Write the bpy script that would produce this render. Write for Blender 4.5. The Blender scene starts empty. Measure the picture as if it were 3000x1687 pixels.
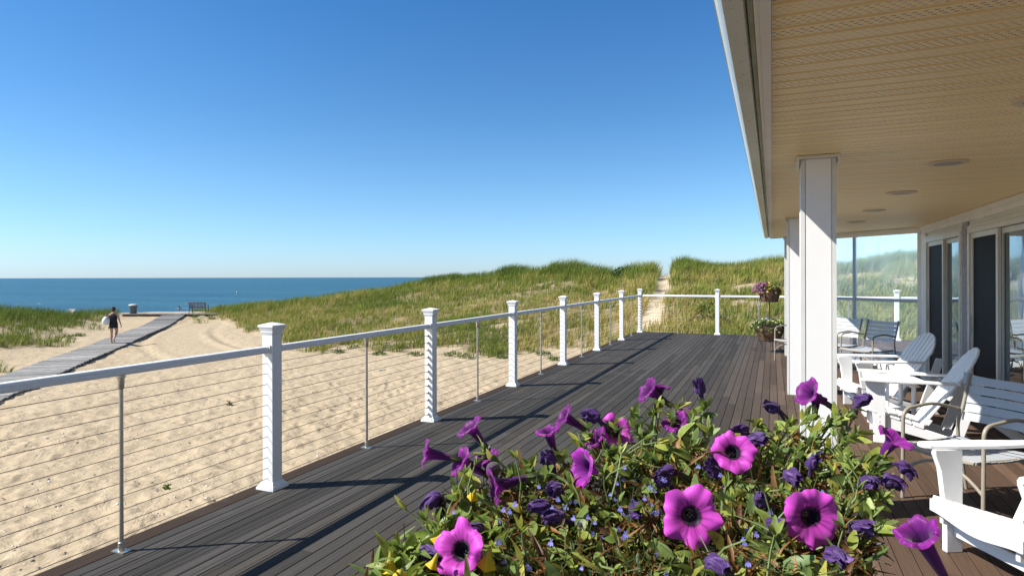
import bpy, math, random
import numpy as np
from math import sin, cos, pi, radians, atan2, sqrt
from mathutils import Vector, Matrix
random.seed(7); rng = np.random.default_rng(7)
SC = bpy.context.scene; COL = SC.collection

# ------------------------------------------------------------------ camera frame
F = 1815.0; TH = radians(22.77); CH = 1.62      # focal length in photo pixels, yaw, eye height over the deck
CT, ST = cos(TH), sin(TH)
def hz(px): return 815 - .0023*px
def cw(xc, zc):                                  # right / forward distance -> world x, y
    return (xc*CT - zc*ST, xc*ST + zc*CT)
def at(px, py, Z):                               # photo pixel at forward distance Z -> world point
    x, y = cw((px-1500)/F*Z, Z)
    return Vector((x, y, CH-(py-hz(px))*Z/F))
RIGHT = Vector((CT, ST, 0)); UP = Vector((0, 0, 1)); BACK = Vector((ST, -CT, 0))

# ------------------------------------------------------------------ noise
def vnoise(x, y, seed=0):
    x = np.asarray(x, float); y = np.asarray(y, float)
    xi = np.floor(x).astype(np.int64); yi = np.floor(y).astype(np.int64)
    fx = x-xi; fy = y-yi; fx = fx*fx*(3-2*fx); fy = fy*fy*(3-2*fy)
    def h(a, b):
        n = (a*374761393 + b*668265263 + seed*1274126177) & 0x7fffffff
        n = ((n ^ (n >> 13))*1274126177) & 0x7fffffff
        return ((n ^ (n >> 16)) & 0xffff)/65535.0
    return (h(xi, yi)*(1-fx)+h(xi+1, yi)*fx)*(1-fy) + (h(xi, yi+1)*(1-fx)+h(xi+1, yi+1)*fx)*fy
def fbm(x, y, seed=0, o=4):
    s = 0; a = .5
    for k in range(o):
        s = s+a*vnoise(x*2**k, y*2**k, seed+k*17); a *= .5
    return s/(1-.5**o)
def sm(t): t = np.clip(t, 0, 1); return t*t*(3-2*t)

# ------------------------------------------------------------------ materials
MATS = {}
def mat(name, col=(.5, .5, .5), rough=.5, spec=.5, metal=0, **kw):
    if name in MATS: return MATS[name]
    m = bpy.data.materials.new(name); m.use_nodes = True
    b = m.node_tree.nodes['Principled BSDF']
    b.inputs['Base Color'].default_value = (*col, 1); b.inputs['Roughness'].default_value = rough
    b.inputs['Specular IOR Level'].default_value = spec; b.inputs['Metallic'].default_value = metal
    for k, v in kw.items(): b.inputs[k.replace('_', ' ')].default_value = v
    MATS[name] = m; return m
class NT:                                        # small node helper
    def __init__(s, m): s.t = m.node_tree; s.n = s.t.nodes; s.b = s.n.get('Principled BSDF')
    def add(s, typ, **kw):
        n = s.n.new(typ)
        for k, v in kw.items():
            if k in ('inp',):
                for i, val in v.items():
                    if isinstance(val, bpy.types.NodeSocket): s.t.links.new(val, n.inputs[i])
                    else: n.inputs[i].default_value = val
            else: setattr(n, k, v)
        return n
    def link(s, a, b): s.t.links.new(a, b)
    def coord(s, which='Object', scale=(1, 1, 1), rot=(0, 0, 0)):
        c = s.add('ShaderNodeTexCoord'); m = s.add('ShaderNodeMapping'); s.link(c.outputs[which], m.inputs[0])
        m.inputs['Scale'].default_value = scale; m.inputs['Rotation'].default_value = rot; return m.outputs[0]
    def noise(s, vec, scale=5, detail=4, rough=.55, dist=0):
        n = s.add('ShaderNodeTexNoise'); s.link(vec, n.inputs['Vector'])
        n.inputs['Scale'].default_value = scale; n.inputs['Detail'].default_value = detail
        n.inputs['Roughness'].default_value = rough; n.inputs['Distortion'].default_value = dist; return n.outputs['Fac']
    def ramp(s, fac, *stops):
        r = s.add('ShaderNodeValToRGB'); s.link(fac, r.inputs[0]); e = r.color_ramp.elements
        while len(e) < len(stops): e.new(.5)
        for q, (p, c) in zip(e, stops):
            q.position = p; q.color = (*c, 1) if len(c) == 3 else c
        return r.outputs[0]
    def mix(s, fac, a, b, typ='MIX'):
        n = s.add('ShaderNodeMix', data_type='RGBA', blend_type=typ)
        for sock, v in ((n.inputs[0], fac), (n.inputs[6], a), (n.inputs[7], b)):
            if isinstance(v, bpy.types.NodeSocket): s.link(v, sock)
            elif isinstance(v, tuple): sock.default_value = (*v, 1)
            else: sock.default_value = v
        return n.outputs[2]
    def math(s, op, a, b=0.0, c=0.0):
        n = s.add('ShaderNodeMath', operation=op)
        for i, v in enumerate((a, b, c)):
            if isinstance(v, bpy.types.NodeSocket): s.link(v, n.inputs[i])
            else: n.inputs[i].default_value = v
        return n.outputs[0]
    def bump(s, h, strength=.3, dist=.01, normal=None):
        n = s.add('ShaderNodeBump'); s.link(h, n.inputs['Height'])
        n.inputs['Strength'].default_value = strength; n.inputs['Distance'].default_value = dist
        if normal: s.link(normal, n.inputs['Normal'])
        return n.outputs[0]
    def attr(s, name): return s.add('ShaderNodeAttribute', attribute_name=name).outputs['Color']

def painted(name, col, rough=.45, dirt=.08, scale=3, spec=.5, bump=.1, dark=(.6, .56, .48)):
    m = mat(name, col, rough, spec); t = NT(m); v = t.coord('Object')
    n = t.noise(v, scale, 6, .65); n2 = t.noise(v, scale*14, 4, .6)
    f = t.ramp(n, (.38, (0, 0, 0)), (.75, (1, 1, 1)))
    c = t.mix(t.math('MULTIPLY', f, dirt), col, tuple(a*b for a, b in zip(col, dark)))
    t.link(c, t.b.inputs['Base Color'])
    t.link(t.math('MULTIPLY_ADD', n2, .25, rough-.12), t.b.inputs['Roughness'])
    if bump: t.link(t.bump(n2, bump, .002), t.b.inputs['Normal'])
    return m
WHITE = painted('white_vinyl', (.84, .84, .84), .55, .08, bump=0, spec=.35)
WPAINT = painted('white_paint', (.82, .82, .82), .5, .15, 6, bump=.25)
WTRIM = painted('house_trim_white', (.76, .73, .68), .5, .25, 4)
WWALL = painted('house_wall_white', (.70, .66, .58), .6, .3, 2)
STEEL = mat('brushed_steel', (.62, .59, .53), .38, .5, .85)
CABLE = mat('steel_cable', (.16, .13, .11), .5, .5, .6)
BEIGE = painted('beige_tube', (.31, .275, .22), .35, .2, 8)
DARKM = mat('dark_iron', (.03, .022, .02), .55)
EOFB = 1

def link_obj(name, me, parent=None):
    o = bpy.data.objects.new(name, me); COL.objects.link(o)
    if parent: o.parent = parent
    return o
def tag(o, label=None, cat=None, group=None, kind=None):
    if label: o['label'] = label
    if cat: o['category'] = cat
    if group: o['group'] = group
    if kind: o['kind'] = kind
    return o
def empty(name, loc=(0, 0, 0), rz=0, label=None, cat=None, group=None):
    o = bpy.data.objects.new(name, None); COL.objects.link(o); o.empty_display_size = .1
    o.location = loc; o.rotation_euler = (0, 0, rz); return tag(o, label, cat, group)
def kids(o): return [c for c in COL.objects if c.parent == o]
def copy_tree(o, parent=None):
    ch = kids(o); c = o.copy(); COL.objects.link(c); c.parent = parent
    for k in ch: copy_tree(k, c)
    return c

class MB:                                        # mesh builder
    def __init__(s): s.v = []; s.f = []; s.c = None
    def add(s, vs, fs):
        n = len(s.v); s.v += [tuple(p) for p in vs]; s.f += [tuple(i+n for i in f) for f in fs]
    def box(s, c, d, rz=0, M=None):
        x, y, z = [q/2 for q in d]; R = Matrix.Rotation(rz, 3, 'Z') if M is None else M
        vs = [R @ Vector((a*x, b*y, e*z))+Vector(c) for e in (-1, 1) for a, b in ((-1, -1), (1, -1), (1, 1), (-1, 1))]
        s.add(vs, [(3, 2, 1, 0), (4, 5, 6, 7), (0, 1, 5, 4), (1, 2, 6, 5), (2, 3, 7, 6), (3, 0, 4, 7)])
    def taper(s, c, z0, z1, w0, w1, d0=None, d1=None):
        d0 = d0 or w0; d1 = d1 or w1; vs = []
        for z, w, d in ((z0, w0, d0), (z1, w1, d1)):
            vs += [(c[0]+a*w/2, c[1]+b*d/2, z) for a, b in ((-1, -1), (1, -1), (1, 1), (-1, 1))]
        s.add(vs, [(3, 2, 1, 0), (4, 5, 6, 7), (0, 1, 5, 4), (1, 2, 6, 5), (2, 3, 7, 6), (3, 0, 4, 7)])
    def prism(s, poly, a, b, axis='x', M=None):   # polygon in the other two axes extruded a..b
        n = len(poly); vs = []
        for t in (a, b):
            for p, q in poly:
                w = {'x': (t, p, q), 'y': (p, t, q), 'z': (p, q, t)}[axis]
                vs.append(M @ Vector(w) if M is not None else w)
        fs = [tuple(range(n))[::-1], tuple(range(n, 2*n))]+[(i, (i+1) % n, n+(i+1) % n, n+i) for i in range(n)]
        s.add(vs, fs)
    def tube(s, pts, r, n=8, cap=True, sq=None):
        pts = [Vector(p) for p in pts]; m = len(pts); rs = r if isinstance(r, (list, tuple)) else [r]*m
        t0 = (pts[1]-pts[0]).normalized()
        up = Vector((0, 0, 1)) if abs(t0.z) < .9 else Vector((1, 0, 0))
        a = t0.cross(up).normalized(); vs = []
        for i, p in enumerate(pts):
            t = ((pts[min(i+1, m-1)]-pts[i]).normalized()+(pts[i]-pts[max(i-1, 0)]).normalized())
            t = t.normalized() if t.length > 1e-6 else t0
            a = (a-t*a.dot(t)).normalized(); b = t.cross(a)
            for k in range(n):
                w = 2*pi*(k+.5)/n; vs.append(p+(a*cos(w)+b*sin(w))*rs[i])
        fs = [(i*n+k, i*n+(k+1) % n, (i+1)*n+(k+1) % n, (i+1)*n+k) for i in range(m-1) for k in range(n)]
        if cap: fs += [tuple(range(n))[::-1], tuple((m-1)*n+k for k in range(n))]
        s.add(vs, fs)
    def lathe(s, prof, n=24, c=(0, 0, 0), M=None):  # (r, z) pairs
        vs = []
        for r, z in prof:
            for k in range(n):
                w = 2*pi*k/n; p = Vector((r*cos(w), r*sin(w), z)); p = M @ p if M is not None else p
                vs.append(p+Vector(c))
        m = len(prof)
        fs = [(i*n+k, i*n+(k+1) % n, (i+1)*n+(k+1) % n, (i+1)*n+k) for i in range(m-1) for k in range(n)]
        fs += [tuple(range(n))[::-1], tuple((m-1)*n+k for k in range(n))]
        s.add(vs, fs)
    def ball(s, c, r, n=8, m=6, sc=(1, 1, 1)):
        vs = []
        for i in range(1, m):
            for k in range(n):
                a = pi*i/m; w = 2*pi*k/n
                vs.append((c[0]+r*sc[0]*sin(a)*cos(w), c[1]+r*sc[1]*sin(a)*sin(w), c[2]-r*sc[2]*cos(a)))
        vs += [(c[0], c[1], c[2]-r*sc[2]), (c[0], c[1], c[2]+r*sc[2])]
        fs = [(i*n+k, i*n+(k+1) % n, (i+1)*n+(k+1) % n, (i+1)*n+k) for i in range(m-2) for k in range(n)]
        L = (m-1)*n
        fs += [(L, (k+1) % n, k) for k in range(n)]+[(L+1, (m-2)*n+k, (m-2)*n+(k+1) % n) for k in range(n)]
        s.add(vs, fs)
    def build(s, name, m, parent=None, smooth=False, bevel=0, angle=40):
        me = bpy.data.meshes.new(name); me.from_pydata(s.v, [], s.f); me.materials.append(m)
        if smooth:
            me.polygons.foreach_set('use_smooth', [True]*len(me.polygons))
            try: me.set_sharp_from_angle(angle=radians(angle))
            except Exception: pass
        me.update(); o = link_obj(name, me, parent)
        if bevel:
            b = o.modifiers.new('bevel', 'BEVEL'); b.width = bevel; b.segments = 2; b.limit_method = 'ANGLE'
            b.harden_normals = False
        return o
def np_mesh(name, V, quads=None, tris=None, m=None, parent=None, col=None, smooth=False):
    me = bpy.data.meshes.new(name); V = np.asarray(V, np.float32)
    nq = 0 if quads is None else len(quads); nt = 0 if tris is None else len(tris)
    me.vertices.add(len(V)); me.vertices.foreach_set('co', V.ravel())
    loops = np.concatenate([q for q in ((quads.ravel() if nq else None), (tris.ravel() if nt else None)) if q is not None]).astype(np.int32)
    me.loops.add(len(loops)); me.loops.foreach_set('vertex_index', loops)
    st = np.concatenate([np.arange(nq)*4, nq*4+np.arange(nt)*3]).astype(np.int32)
    me.polygons.add(nq+nt); me.polygons.foreach_set('loop_start', st)
    try: me.polygons.foreach_set('loop_total', np.concatenate([np.full(nq, 4), np.full(nt, 3)]).astype(np.int32))
    except Exception: pass
    me.update(calc_edges=True); me.validate()
    if col is not None:
        a = me.color_attributes.new('Col', 'FLOAT_COLOR', 'POINT'); C4 = np.ones((len(V), 4), np.float32); C4[:, :3] = col
        a.data.foreach_set('color', C4.ravel())
    me.polygons.foreach_set('use_smooth', np.full(len(me.polygons), bool(smooth)))
    if m: me.materials.append(m)
    return link_obj(name, me, parent)
# ================================================================== sky, sun, camera
SUN_AZ = Vector((-.848, -.53, 0)).normalized(); SUN_EL = radians(44)
w = bpy.data.worlds.new('World'); SC.world = w; w.use_nodes = True
wn = w.node_tree; bg = wn.nodes['Background']; sky = wn.nodes.new('ShaderNodeTexSky'); sky.sky_type = 'NISHITA'
sky.sun_disc = False; sky.sun_elevation = SUN_EL; sky.sun_rotation = atan2(SUN_AZ.x, SUN_AZ.y)
sky.altitude = 0; sky.air_density = 1.0; sky.dust_density = .25; sky.ozone_density = 1.6
g_ = wn.nodes.new('ShaderNodeNewGeometry'); sp_ = wn.nodes.new('ShaderNodeSeparateXYZ'); wn.links.new(g_.outputs['Incoming'], sp_.inputs[0])
mm = wn.nodes.new('ShaderNodeMath'); mm.operation = 'ABSOLUTE'; wn.links.new(sp_.outputs[2], mm.inputs[0])
rp = wn.nodes.new('ShaderNodeValToRGB'); wn.links.new(mm.outputs[0], rp.inputs[0]); e_ = rp.color_ramp.elements   # cleaner sea air: less yellow low in the sky
while len(e_) < 7: e_.new(.5)
for q, (p_, c_) in zip(e_, ((0, (.70, .97, 1.55)), (.05, (.68, .98, 1.40)), (.14, (.62, .95, 1.26)), (.25, (.48, .87, 1.2)), (.42, (.34, .80, 1.20)), (.6, (.8, .92, 1.0)), (1, (.98, .96, .94)))): q.position = p_; q.color = (*c_, 1)
mz = wn.nodes.new('ShaderNodeMix'); mz.data_type = 'RGBA'; mz.blend_type = 'MULTIPLY'; mz.inputs[0].default_value = 1
wn.links.new(sky.outputs[0], mz.inputs[6]); wn.links.new(rp.outputs[0], mz.inputs[7]); wn.links.new(mz.outputs[2], bg.inputs[0]); bg.inputs[1].default_value = .083
sl = bpy.data.lights.new('sun', 'SUN'); sl.energy = 5.0; sl.angle = radians(.5); sl.color = (1, .955, .88)
so = bpy.data.objects.new('sun', sl); COL.objects.link(so)
sd = Vector((SUN_AZ.x*cos(SUN_EL), SUN_AZ.y*cos(SUN_EL), sin(SUN_EL)))
so.rotation_euler = sd.to_track_quat('Z', 'Y').to_euler()
cam = bpy.data.cameras.new('camera'); co = bpy.data.objects.new('camera', cam); COL.objects.link(co); SC.camera = co
cam.sensor_width = 36; cam.lens = 36*F/3000; cam.shift_y = -32/3000; cam.clip_start = .05; cam.clip_end = 60000
Mc = Matrix.Rotation(TH, 4, 'Z') @ Matrix.Rotation(pi/2, 4, 'X') @ Matrix.Rotation(-.0023, 4, 'Z')
Mc.translation = (0, 0, CH); co.matrix_world = Mc
SC.view_settings.view_transform = 'Standard'; SC.view_settings.look = 'None'
SC.view_settings.exposure = .62; SC.view_settings.gamma = 1
SC.cycles.max_bounces = 8; SC.cycles.transparent_max_bounces = 24

# ================================================================== terrain
TAB = np.array([  # photo column, toe distance, ridge distance, ridge height, grass height at ridge
 (-3000, 12, 30, -.2, .7), (-400, 18, 36, -.5, .6), (0, 22.5, 38, -.62, .55), (200, 29, 42, -1.15, .4), (340, 40, 48, -1.2, .3),
 (450, 40, 50, -1.15, 0), (600, 42, 50, -1.15, .1), (646, 42, 49, -1.1, .4), (700, 37, 50, -1.05, .5), (815, 29, 50, -.75, .5),
 (930, 24.6, 52, -.34, .5), (1165, 24.5, 54, .58, .5), (1280, 24, 55, 1.07, .5), (1400, 23.7, 55, 1.42, .5), (1515, 23.5, 50, 1.66, .62),
 (1630, 23.3, 46, 1.84, .68), (1680, 23, 45, 1.84, .68), (1747, 22, 44, 1.52, .6), (1800, 21, 42, 1.52, .35), (1835, 20, 42, 1.78, .4),
 (1875, 19, 40, 1.82, .62), (1915, 18, 39, 1.85, .6), (1945, 18, 38.5, 1.82, .3), (1965, 18, 38.5, 1.84, .5), (1995, 17.5, 38, 2.0, .75), (2060, 17, 38, 1.84, .62),
 (2160, 16, 37, 1.84, .6), (2290, 15, 36, 1.94, .62), (2450, 14, 36, 1.85, .5), (2600, 13.5, 35, 2.15, .6), (3000, 13, 34, 2.05, .6), (7000, 12, 30, 2.0, .6)])
TU = (TAB[:, 0]-1500)/F
def cam_uz(X, Y):
    xc = X*CT+Y*ST; zc = -X*ST+Y*CT
    return xc/np.maximum(zc, 3), zc
def prof(u): return [np.interp(u, TU, TAB[:, k]) for k in (1, 2, 3, 4)]
def height(X, Y, fine=True):
    X = np.asarray(X, float); Y = np.asarray(Y, float); u, Z = cam_uz(X, Y)
    toe, rz, rh, gh = prof(u); base = np.interp(u, [-.6, -.4, .15, .3, 1], [-1.50, -1.44, -1.42, -1.05, -.95])
    s = np.clip((Z-toe)/(rz-toe), 0, 1); s = s*.75+.25*sm(s)
    z = base+(rh-base)*s
    duney = sm((Z-toe)/4)*np.clip((rh+1.2)/1.2, 0, 1)
    z = z+duney*(fbm(X*.22, Y*.22, 3, 3)-.5)*.9*np.clip(1-np.abs(s-.5)*1.2, 0, 1)
    z = np.where(Z > rz, z-sm((Z-rz)/24)*(z+4.6), z)
    if fine:
        a = np.clip(1.2-Z/60, .3, 1)
        z = z+(fbm(X*.5, Y*.5, 11, 3)-.5)*.14+(fbm(X*2.6, Y*2.6+3, 21, 2)-.5)*.085*a+(fbm(X*6.1, Y*6.1, 31, 2)-.5)*.05*a
    return z
def hgt(x, y): return float(height(np.array([x]), np.array([y]))[0])
def ray_hit(px, py, z0=8., z1=62.):               # where a line of sight meets the ground
    for Z in np.arange(z0, z1, .15):
        p = at(px, py, Z)
        if p.z <= hgt(p.x, p.y): return Vector((p.x, p.y, hgt(p.x, p.y)))
    return None
def poly_dist(X, Y, pts):
    d = np.full(X.shape, 1e9)
    for (ax, ay), (bx, by) in zip(pts[:-1], pts[1:]):
        L = (bx-ax)**2+(by-ay)**2; t = np.clip(((X-ax)*(bx-ax)+(Y-ay)*(by-ay))/L, 0, 1)
        d = np.minimum(d, np.hypot(X-ax-t*(bx-ax), Y-ay-t*(by-ay)))
    return d
# footpath over the dune
PATH = []
for px, Z in ((1950, 42), (1947, 38.5), (1943, 35), (1938, 31.5), (1918, 27.5), (1896, 24.5)):
    x, y = cw((px-1500)/F*Z, Z); PATH.append((x, y))
BARE = [(1838, 41.0, .9), (1835, 38.5, .6), (2180, 30, 1.0), (2200, 26, .8), (2290, 31, 1.0), (2255, 22, .7), (2535, 33, 1.6), (2640, 28, 1.3),
        (2660, 30, 1.0), (1470, 30, .7), (1350, 38, .8), (1250, 33, .6), (1590, 42, .8), (2120, 34, .6), (2400, 30, .9), (1100, 31, .5)]
BAREW = [(*cw((a-1500)/F*Z, Z), r) for a, Z, r in BARE]
# berms left by a vehicle that turned on the sand
def pl(pts): return [cw((px-1500)/F*(CH+1.4)*F/(py-hz(px)), (CH+1.4)*F/(py-hz(px))) for px, py in pts]
TRK = [pl([(595, 930), (560, 945), (500, 962), (462, 980), (450, 1000), (470, 1020), (520, 1040)]),
       pl([(640, 938), (605, 955), (592, 972), (610, 990), (650, 1008), (720, 1030)])]
TRKD = [pl([(620, 936), (570, 955), (530, 972), (520, 990), (540, 1012), (600, 1032)])]
def veg(X, Y):                                    # 0 bare sand .. 1 dense grass
    u, Z = cam_uz(X, Y); toe, rz, rh, gh = prof(u)
    edge = (Z-toe)/3.2+(fbm(X*.5, Y*.5, 5, 3)-.5)*2.6
    g = np.clip(edge, 0, 1)*np.clip(gh/.4, 0, 1)
    left = u < -.55
    g = np.where(left, np.clip((Z-toe)/9+(fbm(X*.55, Y*.55, 9, 3)-.5)*2.4, 0, 1)*np.clip(gh/.5, 0, 1), g)
    g = g*np.clip(((rz+7)-Z)/3, 0, 1)
    d = poly_dist(X, Y, PATH); wv = .30+.30*(fbm(X*1.3, Y*1.3, 8, 2)-.5)
    g = np.where((u > .1), g*np.clip((d-wv)/.35, 0, 1), g)
    for bx, by, r in BAREW:
        q = np.hypot(X-bx, Y-by)/r+(fbm(X*1.5, Y*1.5, 4, 2)-.5)*.9
        g = g*np.clip((q-.7)*2.5, .04, 1)
    return g*(Z > 5)

NA = 760
# azimuth samples: dense ahead, coarse behind
am = np.concatenate([np.linspace(-52, 52, NA)])
aback = np.concatenate([np.linspace(54, 306, 64)])
ang = np.radians(np.concatenate([am, aback]))     # clockwise from the view axis
rad = np.concatenate([[0.0], np.geomspace(2.2, 95, 860), [110, 130, 170]])
A, R = np.meshgrid(ang, rad)
xc = R*np.sin(A); zc = R*np.cos(A); GX = xc*CT-zc*ST; GY = xc*ST+zc*CT
GZ = height(GX, GY)
for t in TRK:
    d = poly_dist(GX, GY, t); GZ = GZ+.10*np.exp(-(d/.22)**2)-.07*np.exp(-((d-.5)/.25)**2)
# flattened drive between the berms
for t in TRKD:
    d = poly_dist(GX, GY, t); wq = np.exp(-(d/1.5)**4)
    GZ = GZ*(1-wq)+wq*(height(GX, GY, False)-.02+.01*(fbm(GX*3, GY*3, 77, 2)-.5))
dp = poly_dist(GX, GY, PATH); GZ = np.where(zc > 15, GZ-.16*np.exp(-(dp/.5)**2), GZ)
GZ = np.where(R > 100, np.minimum(GZ, -4.6)*1.0, GZ); GZ[(R > 100)] = -5.0
VG = veg(GX, GY)
# footprints trodden into the loose sand
sel = (zc > 4.5) & (zc < 34) & (GX < -3.7) & (VG < .3) & (np.abs(np.degrees(A)) < 46); sx0, sy0 = GX[sel], GY[sel]; dz = np.zeros(len(sx0)); rf = np.random.default_rng(31)
for k in range(75):
    q = rf.integers(len(sx0)); x0, y0 = sx0[q], sy0[q]; hd = rf.uniform(0, 2*pi); n_ = rf.integers(3, 10)
    for j in range(n_):
        fx_, fy_ = x0+j*.62*cos(hd)+(.09 if j % 2 else -.09)*-sin(hd), y0+j*.62*sin(hd)+(.09 if j % 2 else -.09)*cos(hd); ddx = sx0-fx_; ddy = sy0-fy_
        m_ = np.nonzero((np.abs(ddx) < .4) & (np.abs(ddy) < .4))[0]; a_ = (ddx[m_]*cos(hd)+ddy[m_]*sin(hd))/.15; b_ = (-ddx[m_]*sin(hd)+ddy[m_]*cos(hd))/.075; d_ = a_*a_+b_*b_
        dz[m_] += -.030*np.exp(-d_)+.013*np.exp(-(np.sqrt(d_)-1.6)**2/.18)
GZ[sel] += dz
nr, na = GX.shape; idx = np.arange(nr*na).reshape(nr, na); nx = np.roll(idx, -1, 1)
Q = np.stack([idx[:-1], nx[:-1], nx[1:], idx[1:]], -1).reshape(-1, 4)
# reversed so the normals look up
Q = Q[:, ::-1]
vc = np.zeros((nr*na, 3)); vc[:, 0] = VG.ravel()
vc[:, 1] = np.exp(-(dp/.6)**2).ravel()
msand = mat('sand', (.55, .42, .27), .9, .1); t = NT(msand); v = t.coord('Object')
n1 = t.noise(v, .35, 5, .6); n2 = t.noise(v, 9, 6, .7); n3 = t.noise(v, 70, 3, .6); n4 = t.noise(v, 2.6, 4, .6, .6)
c = t.mix(n1, (.40, .315, .208), (.48, .388, .265))
c = t.mix(t.math('MULTIPLY', t.ramp(n2, (.5, (0, 0, 0)), (.75, (1, 1, 1))), .30), c, (.29, .20, .12))
c = t.mix(t.math('MULTIPLY', t.ramp(n3, (.62, (0, 0, 0)), (.72, (1, 1, 1))), .5), c, (.14, .10, .07))
sep = t.add('ShaderNodeSeparateColor'); t.link(t.attr('Col'), sep.inputs[0])
c = t.mix(t.math('MULTIPLY', sep.outputs[1], .6), c, (.55, .46, .34))
lit = t.noise(v, 5, 5, .7); lc = t.mix(lit, (.13, .10, .045), (.26, .21, .11))
f = t.math('MULTIPLY', sep.outputs[0], .72)
c = t.mix(f, c, lc); t.link(c, t.b.inputs['Base Color'])
b1 = t.bump(n4, .6, .12); b2 = t.bump(n2, .5, .035, b1); b3 = t.bump(n3, .3, .006, b2); t.link(b3, t.b.inputs['Normal'])
ground = np_mesh('ground', np.stack([GX, GY, GZ], -1).reshape(-1, 3), quads=Q, m=msand, col=vc, smooth=True)
tag(ground, kind='structure')
me = ground.data
if me.polygons[5000].normal.z < 0: me.flip_normals()

# sea
msea = mat('sea', (.016, .085, .125), .32, .22); t = NT(msea); msea_v = t.coord('Object', (.35, 1.0, 1), (0, 0, -TH))
nd_ = t.noise(t.coord('Object', (.06, 1, 1), (0, 0, -TH)), .045, 4, .6); na_ = t.noise(msea_v, .55, 6, .62); nb_ = t.noise(msea_v, .02, 4, .55); nc_ = t.noise(t.coord('Object', (.2, 1, 1), (0, 0, -TH)), .12, 5, .6)
c = t.mix(nb_, (.014, .072, .118), (.021, .094, .138)); c = t.mix(t.ramp(nc_, (.45, (0, 0, 0)), (.7, (1, 1, 1))), c, (.010, .058, .090))
c = t.mix(t.math('MULTIPLY', t.ramp(nd_, (.42, (0, 0, 0)), (.62, (1, 1, 1))), .45), c, (.045, .145, .175))
t.link(c, t.b.inputs['Base Color']); t.b.inputs['IOR'].default_value = 1.33
t.link(t.bump(na_, 1.0, .5, t.bump(nc_, .9, 1.2)), t.b.inputs['Normal'])
mb = MB(); mb.add([(-30000, -30000, -3), (30000, -30000, -3), (30000, 30000, -3), (-30000, 30000, -3)], [(0, 1, 2, 3)])
tag(mb.build('sea', msea), kind='structure')
# foam line along the shore
mfoam = mat('foam', (.8, .82, .82), .8)

# ================================================================== beach grass
mgrass = mat('grass_blades', (.1, .15, .04), .7, .08); t = NT(mgrass)
t.link(t.attr('Col'), t.b.inputs['Base Color'])
tr = t.add('ShaderNodeBsdfTranslucent'); t.link(t.attr('Col'), tr.inputs[0]); mx = t.add('ShaderNodeMixShader'); mx.inputs[0].default_value = .28
t.link(t.b.outputs[0], mx.inputs[1]); t.link(tr.outputs[0], mx.inputs[2]); t.link(mx.outputs[0], t.n['Material Output'].inputs[0])
def blades(name, X, Y, per, hmul, label, seed, wmul=1.0, gb=0.0):
    r = np.random.default_rng(seed); n = len(X); u, Z = cam_uz(X, Y); toe, rz, rh, gh = prof(u)
    s = np.clip((Z-toe)/(rz-toe), 0, 1)
    green = gb+fbm(X*.16, Y*.16, 41, 3)*.55+fbm(X*.55, Y*.55, 43, 3)*.55-.01+(s-.45)*.28+np.where(u < -.5, .12, 0)+np.where(u < .12, .07, np.where(u < .4, -.03, -.10))
    tall = (.42+.35*fbm(X*.3, Y*.3, 51, 2))*(.75+.55*sm((s-.5)*2)*np.clip(gh/.5, 0, 1.3))*hmul
    X = np.repeat(X, per); Y = np.repeat(Y, per); N = len(X)
    green = np.repeat(green, per); tall = np.repeat(tall, per); cl = np.repeat(r.random(n), per)
    a = r.random(N)*2*pi; rr = r.random(N)**.6*.16; bx = X+rr*np.cos(a); by = Y+rr*np.sin(a); bz = height(bx, by)-.03
    L = tall*(.55+.75*r.random(N)); w = (.006+.008*r.random(N))*wmul
    lean = .16+.42*r.random(N)**1.5
    # outward lean plus wind towards +x
    dx = np.cos(a)*lean+.20; dy = np.sin(a)*lean+.10; face = r.random(N)*pi
    fx = np.cos(face)*w; fy = np.sin(face)*w
    V = np.zeros((N, 5, 3))
    V[:, 0] = np.stack([bx-fx, by-fy, bz], -1); V[:, 1] = np.stack([bx+fx, by+fy, bz], -1)
    mxp = np.stack([bx+dx*L*.35, by+dy*L*.35, bz+L*.62], -1)
    V[:, 2] = mxp+np.stack([fx, fy, 0*fx], -1)*.8; V[:, 3] = mxp-np.stack([fx, fy, 0*fx], -1)*.8
    V[:, 4] = np.stack([bx+dx*L*.95, by+dy*L*.95, bz+L*(1-.25*lean)], -1)
    i0 = np.arange(N)*5
    q = np.stack([i0, i0+1, i0+2, i0+3], -1); tr = np.stack([i0+3, i0+2, i0+4], -1)
    g = green+.46*(cl-.5)+.26*(r.random(N)-.5)
    straw = np.array([.48, .38, .15]); olive = np.array([.26, .27, .05]); gr = np.array([.16, .225, .035]); dk = np.array([.09, .15, .025])
    k1 = np.clip((g-.34)/.12, 0, 1)[:, None]; k2 = np.clip((g-.50)/.12, 0, 1)[:, None]; k3 = np.clip((g-.70)/.2, 0, 1)[:, None]
    c = straw*(1-k1)+olive*k1; c = c*(1-k2)+gr*k2; c = c*(1-k3)+dk*k3
    c = c*(.75+.5*r.random(N))[:, None]
    C = np.repeat(c[:, None, :], 5, 1); C[:, :2] = C[:, :2]*.55+straw*.40; C[:, 4] = C[:, 4]*.85+straw*.2
    o = np_mesh(name, V.reshape(-1, 3), quads=q, tris=tr, m=mgrass, col=C.reshape(-1, 3))
    tag(o, label, 'grass', kind='stuff'); return o
def scatter(px0, px1, z0, z1, n, seed, pw=1.0):
    r = np.random.default_rng(seed); px = px0+(px1-px0)*r.random(n); Z = z0+(z1-z0)*r.random(n)**pw
    xcc = (px-1500)/F*Z; X = xcc*CT-Z*ST; Y = xcc*ST+Z*CT
    k = r.random(n) < veg(X, Y)*np.clip(.30+1.15*fbm(X*.5, Y*.5, 61, 2)**1.2, 0, 1); return X[k], Y[k]
X, Y = scatter(560, 3150, 17, 62, 38000, 1, 1.15)
dk = (X > -4.2) & (Y < 18.6) & (X < 9); X, Y = X[~dk], Y[~dk]
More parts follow.
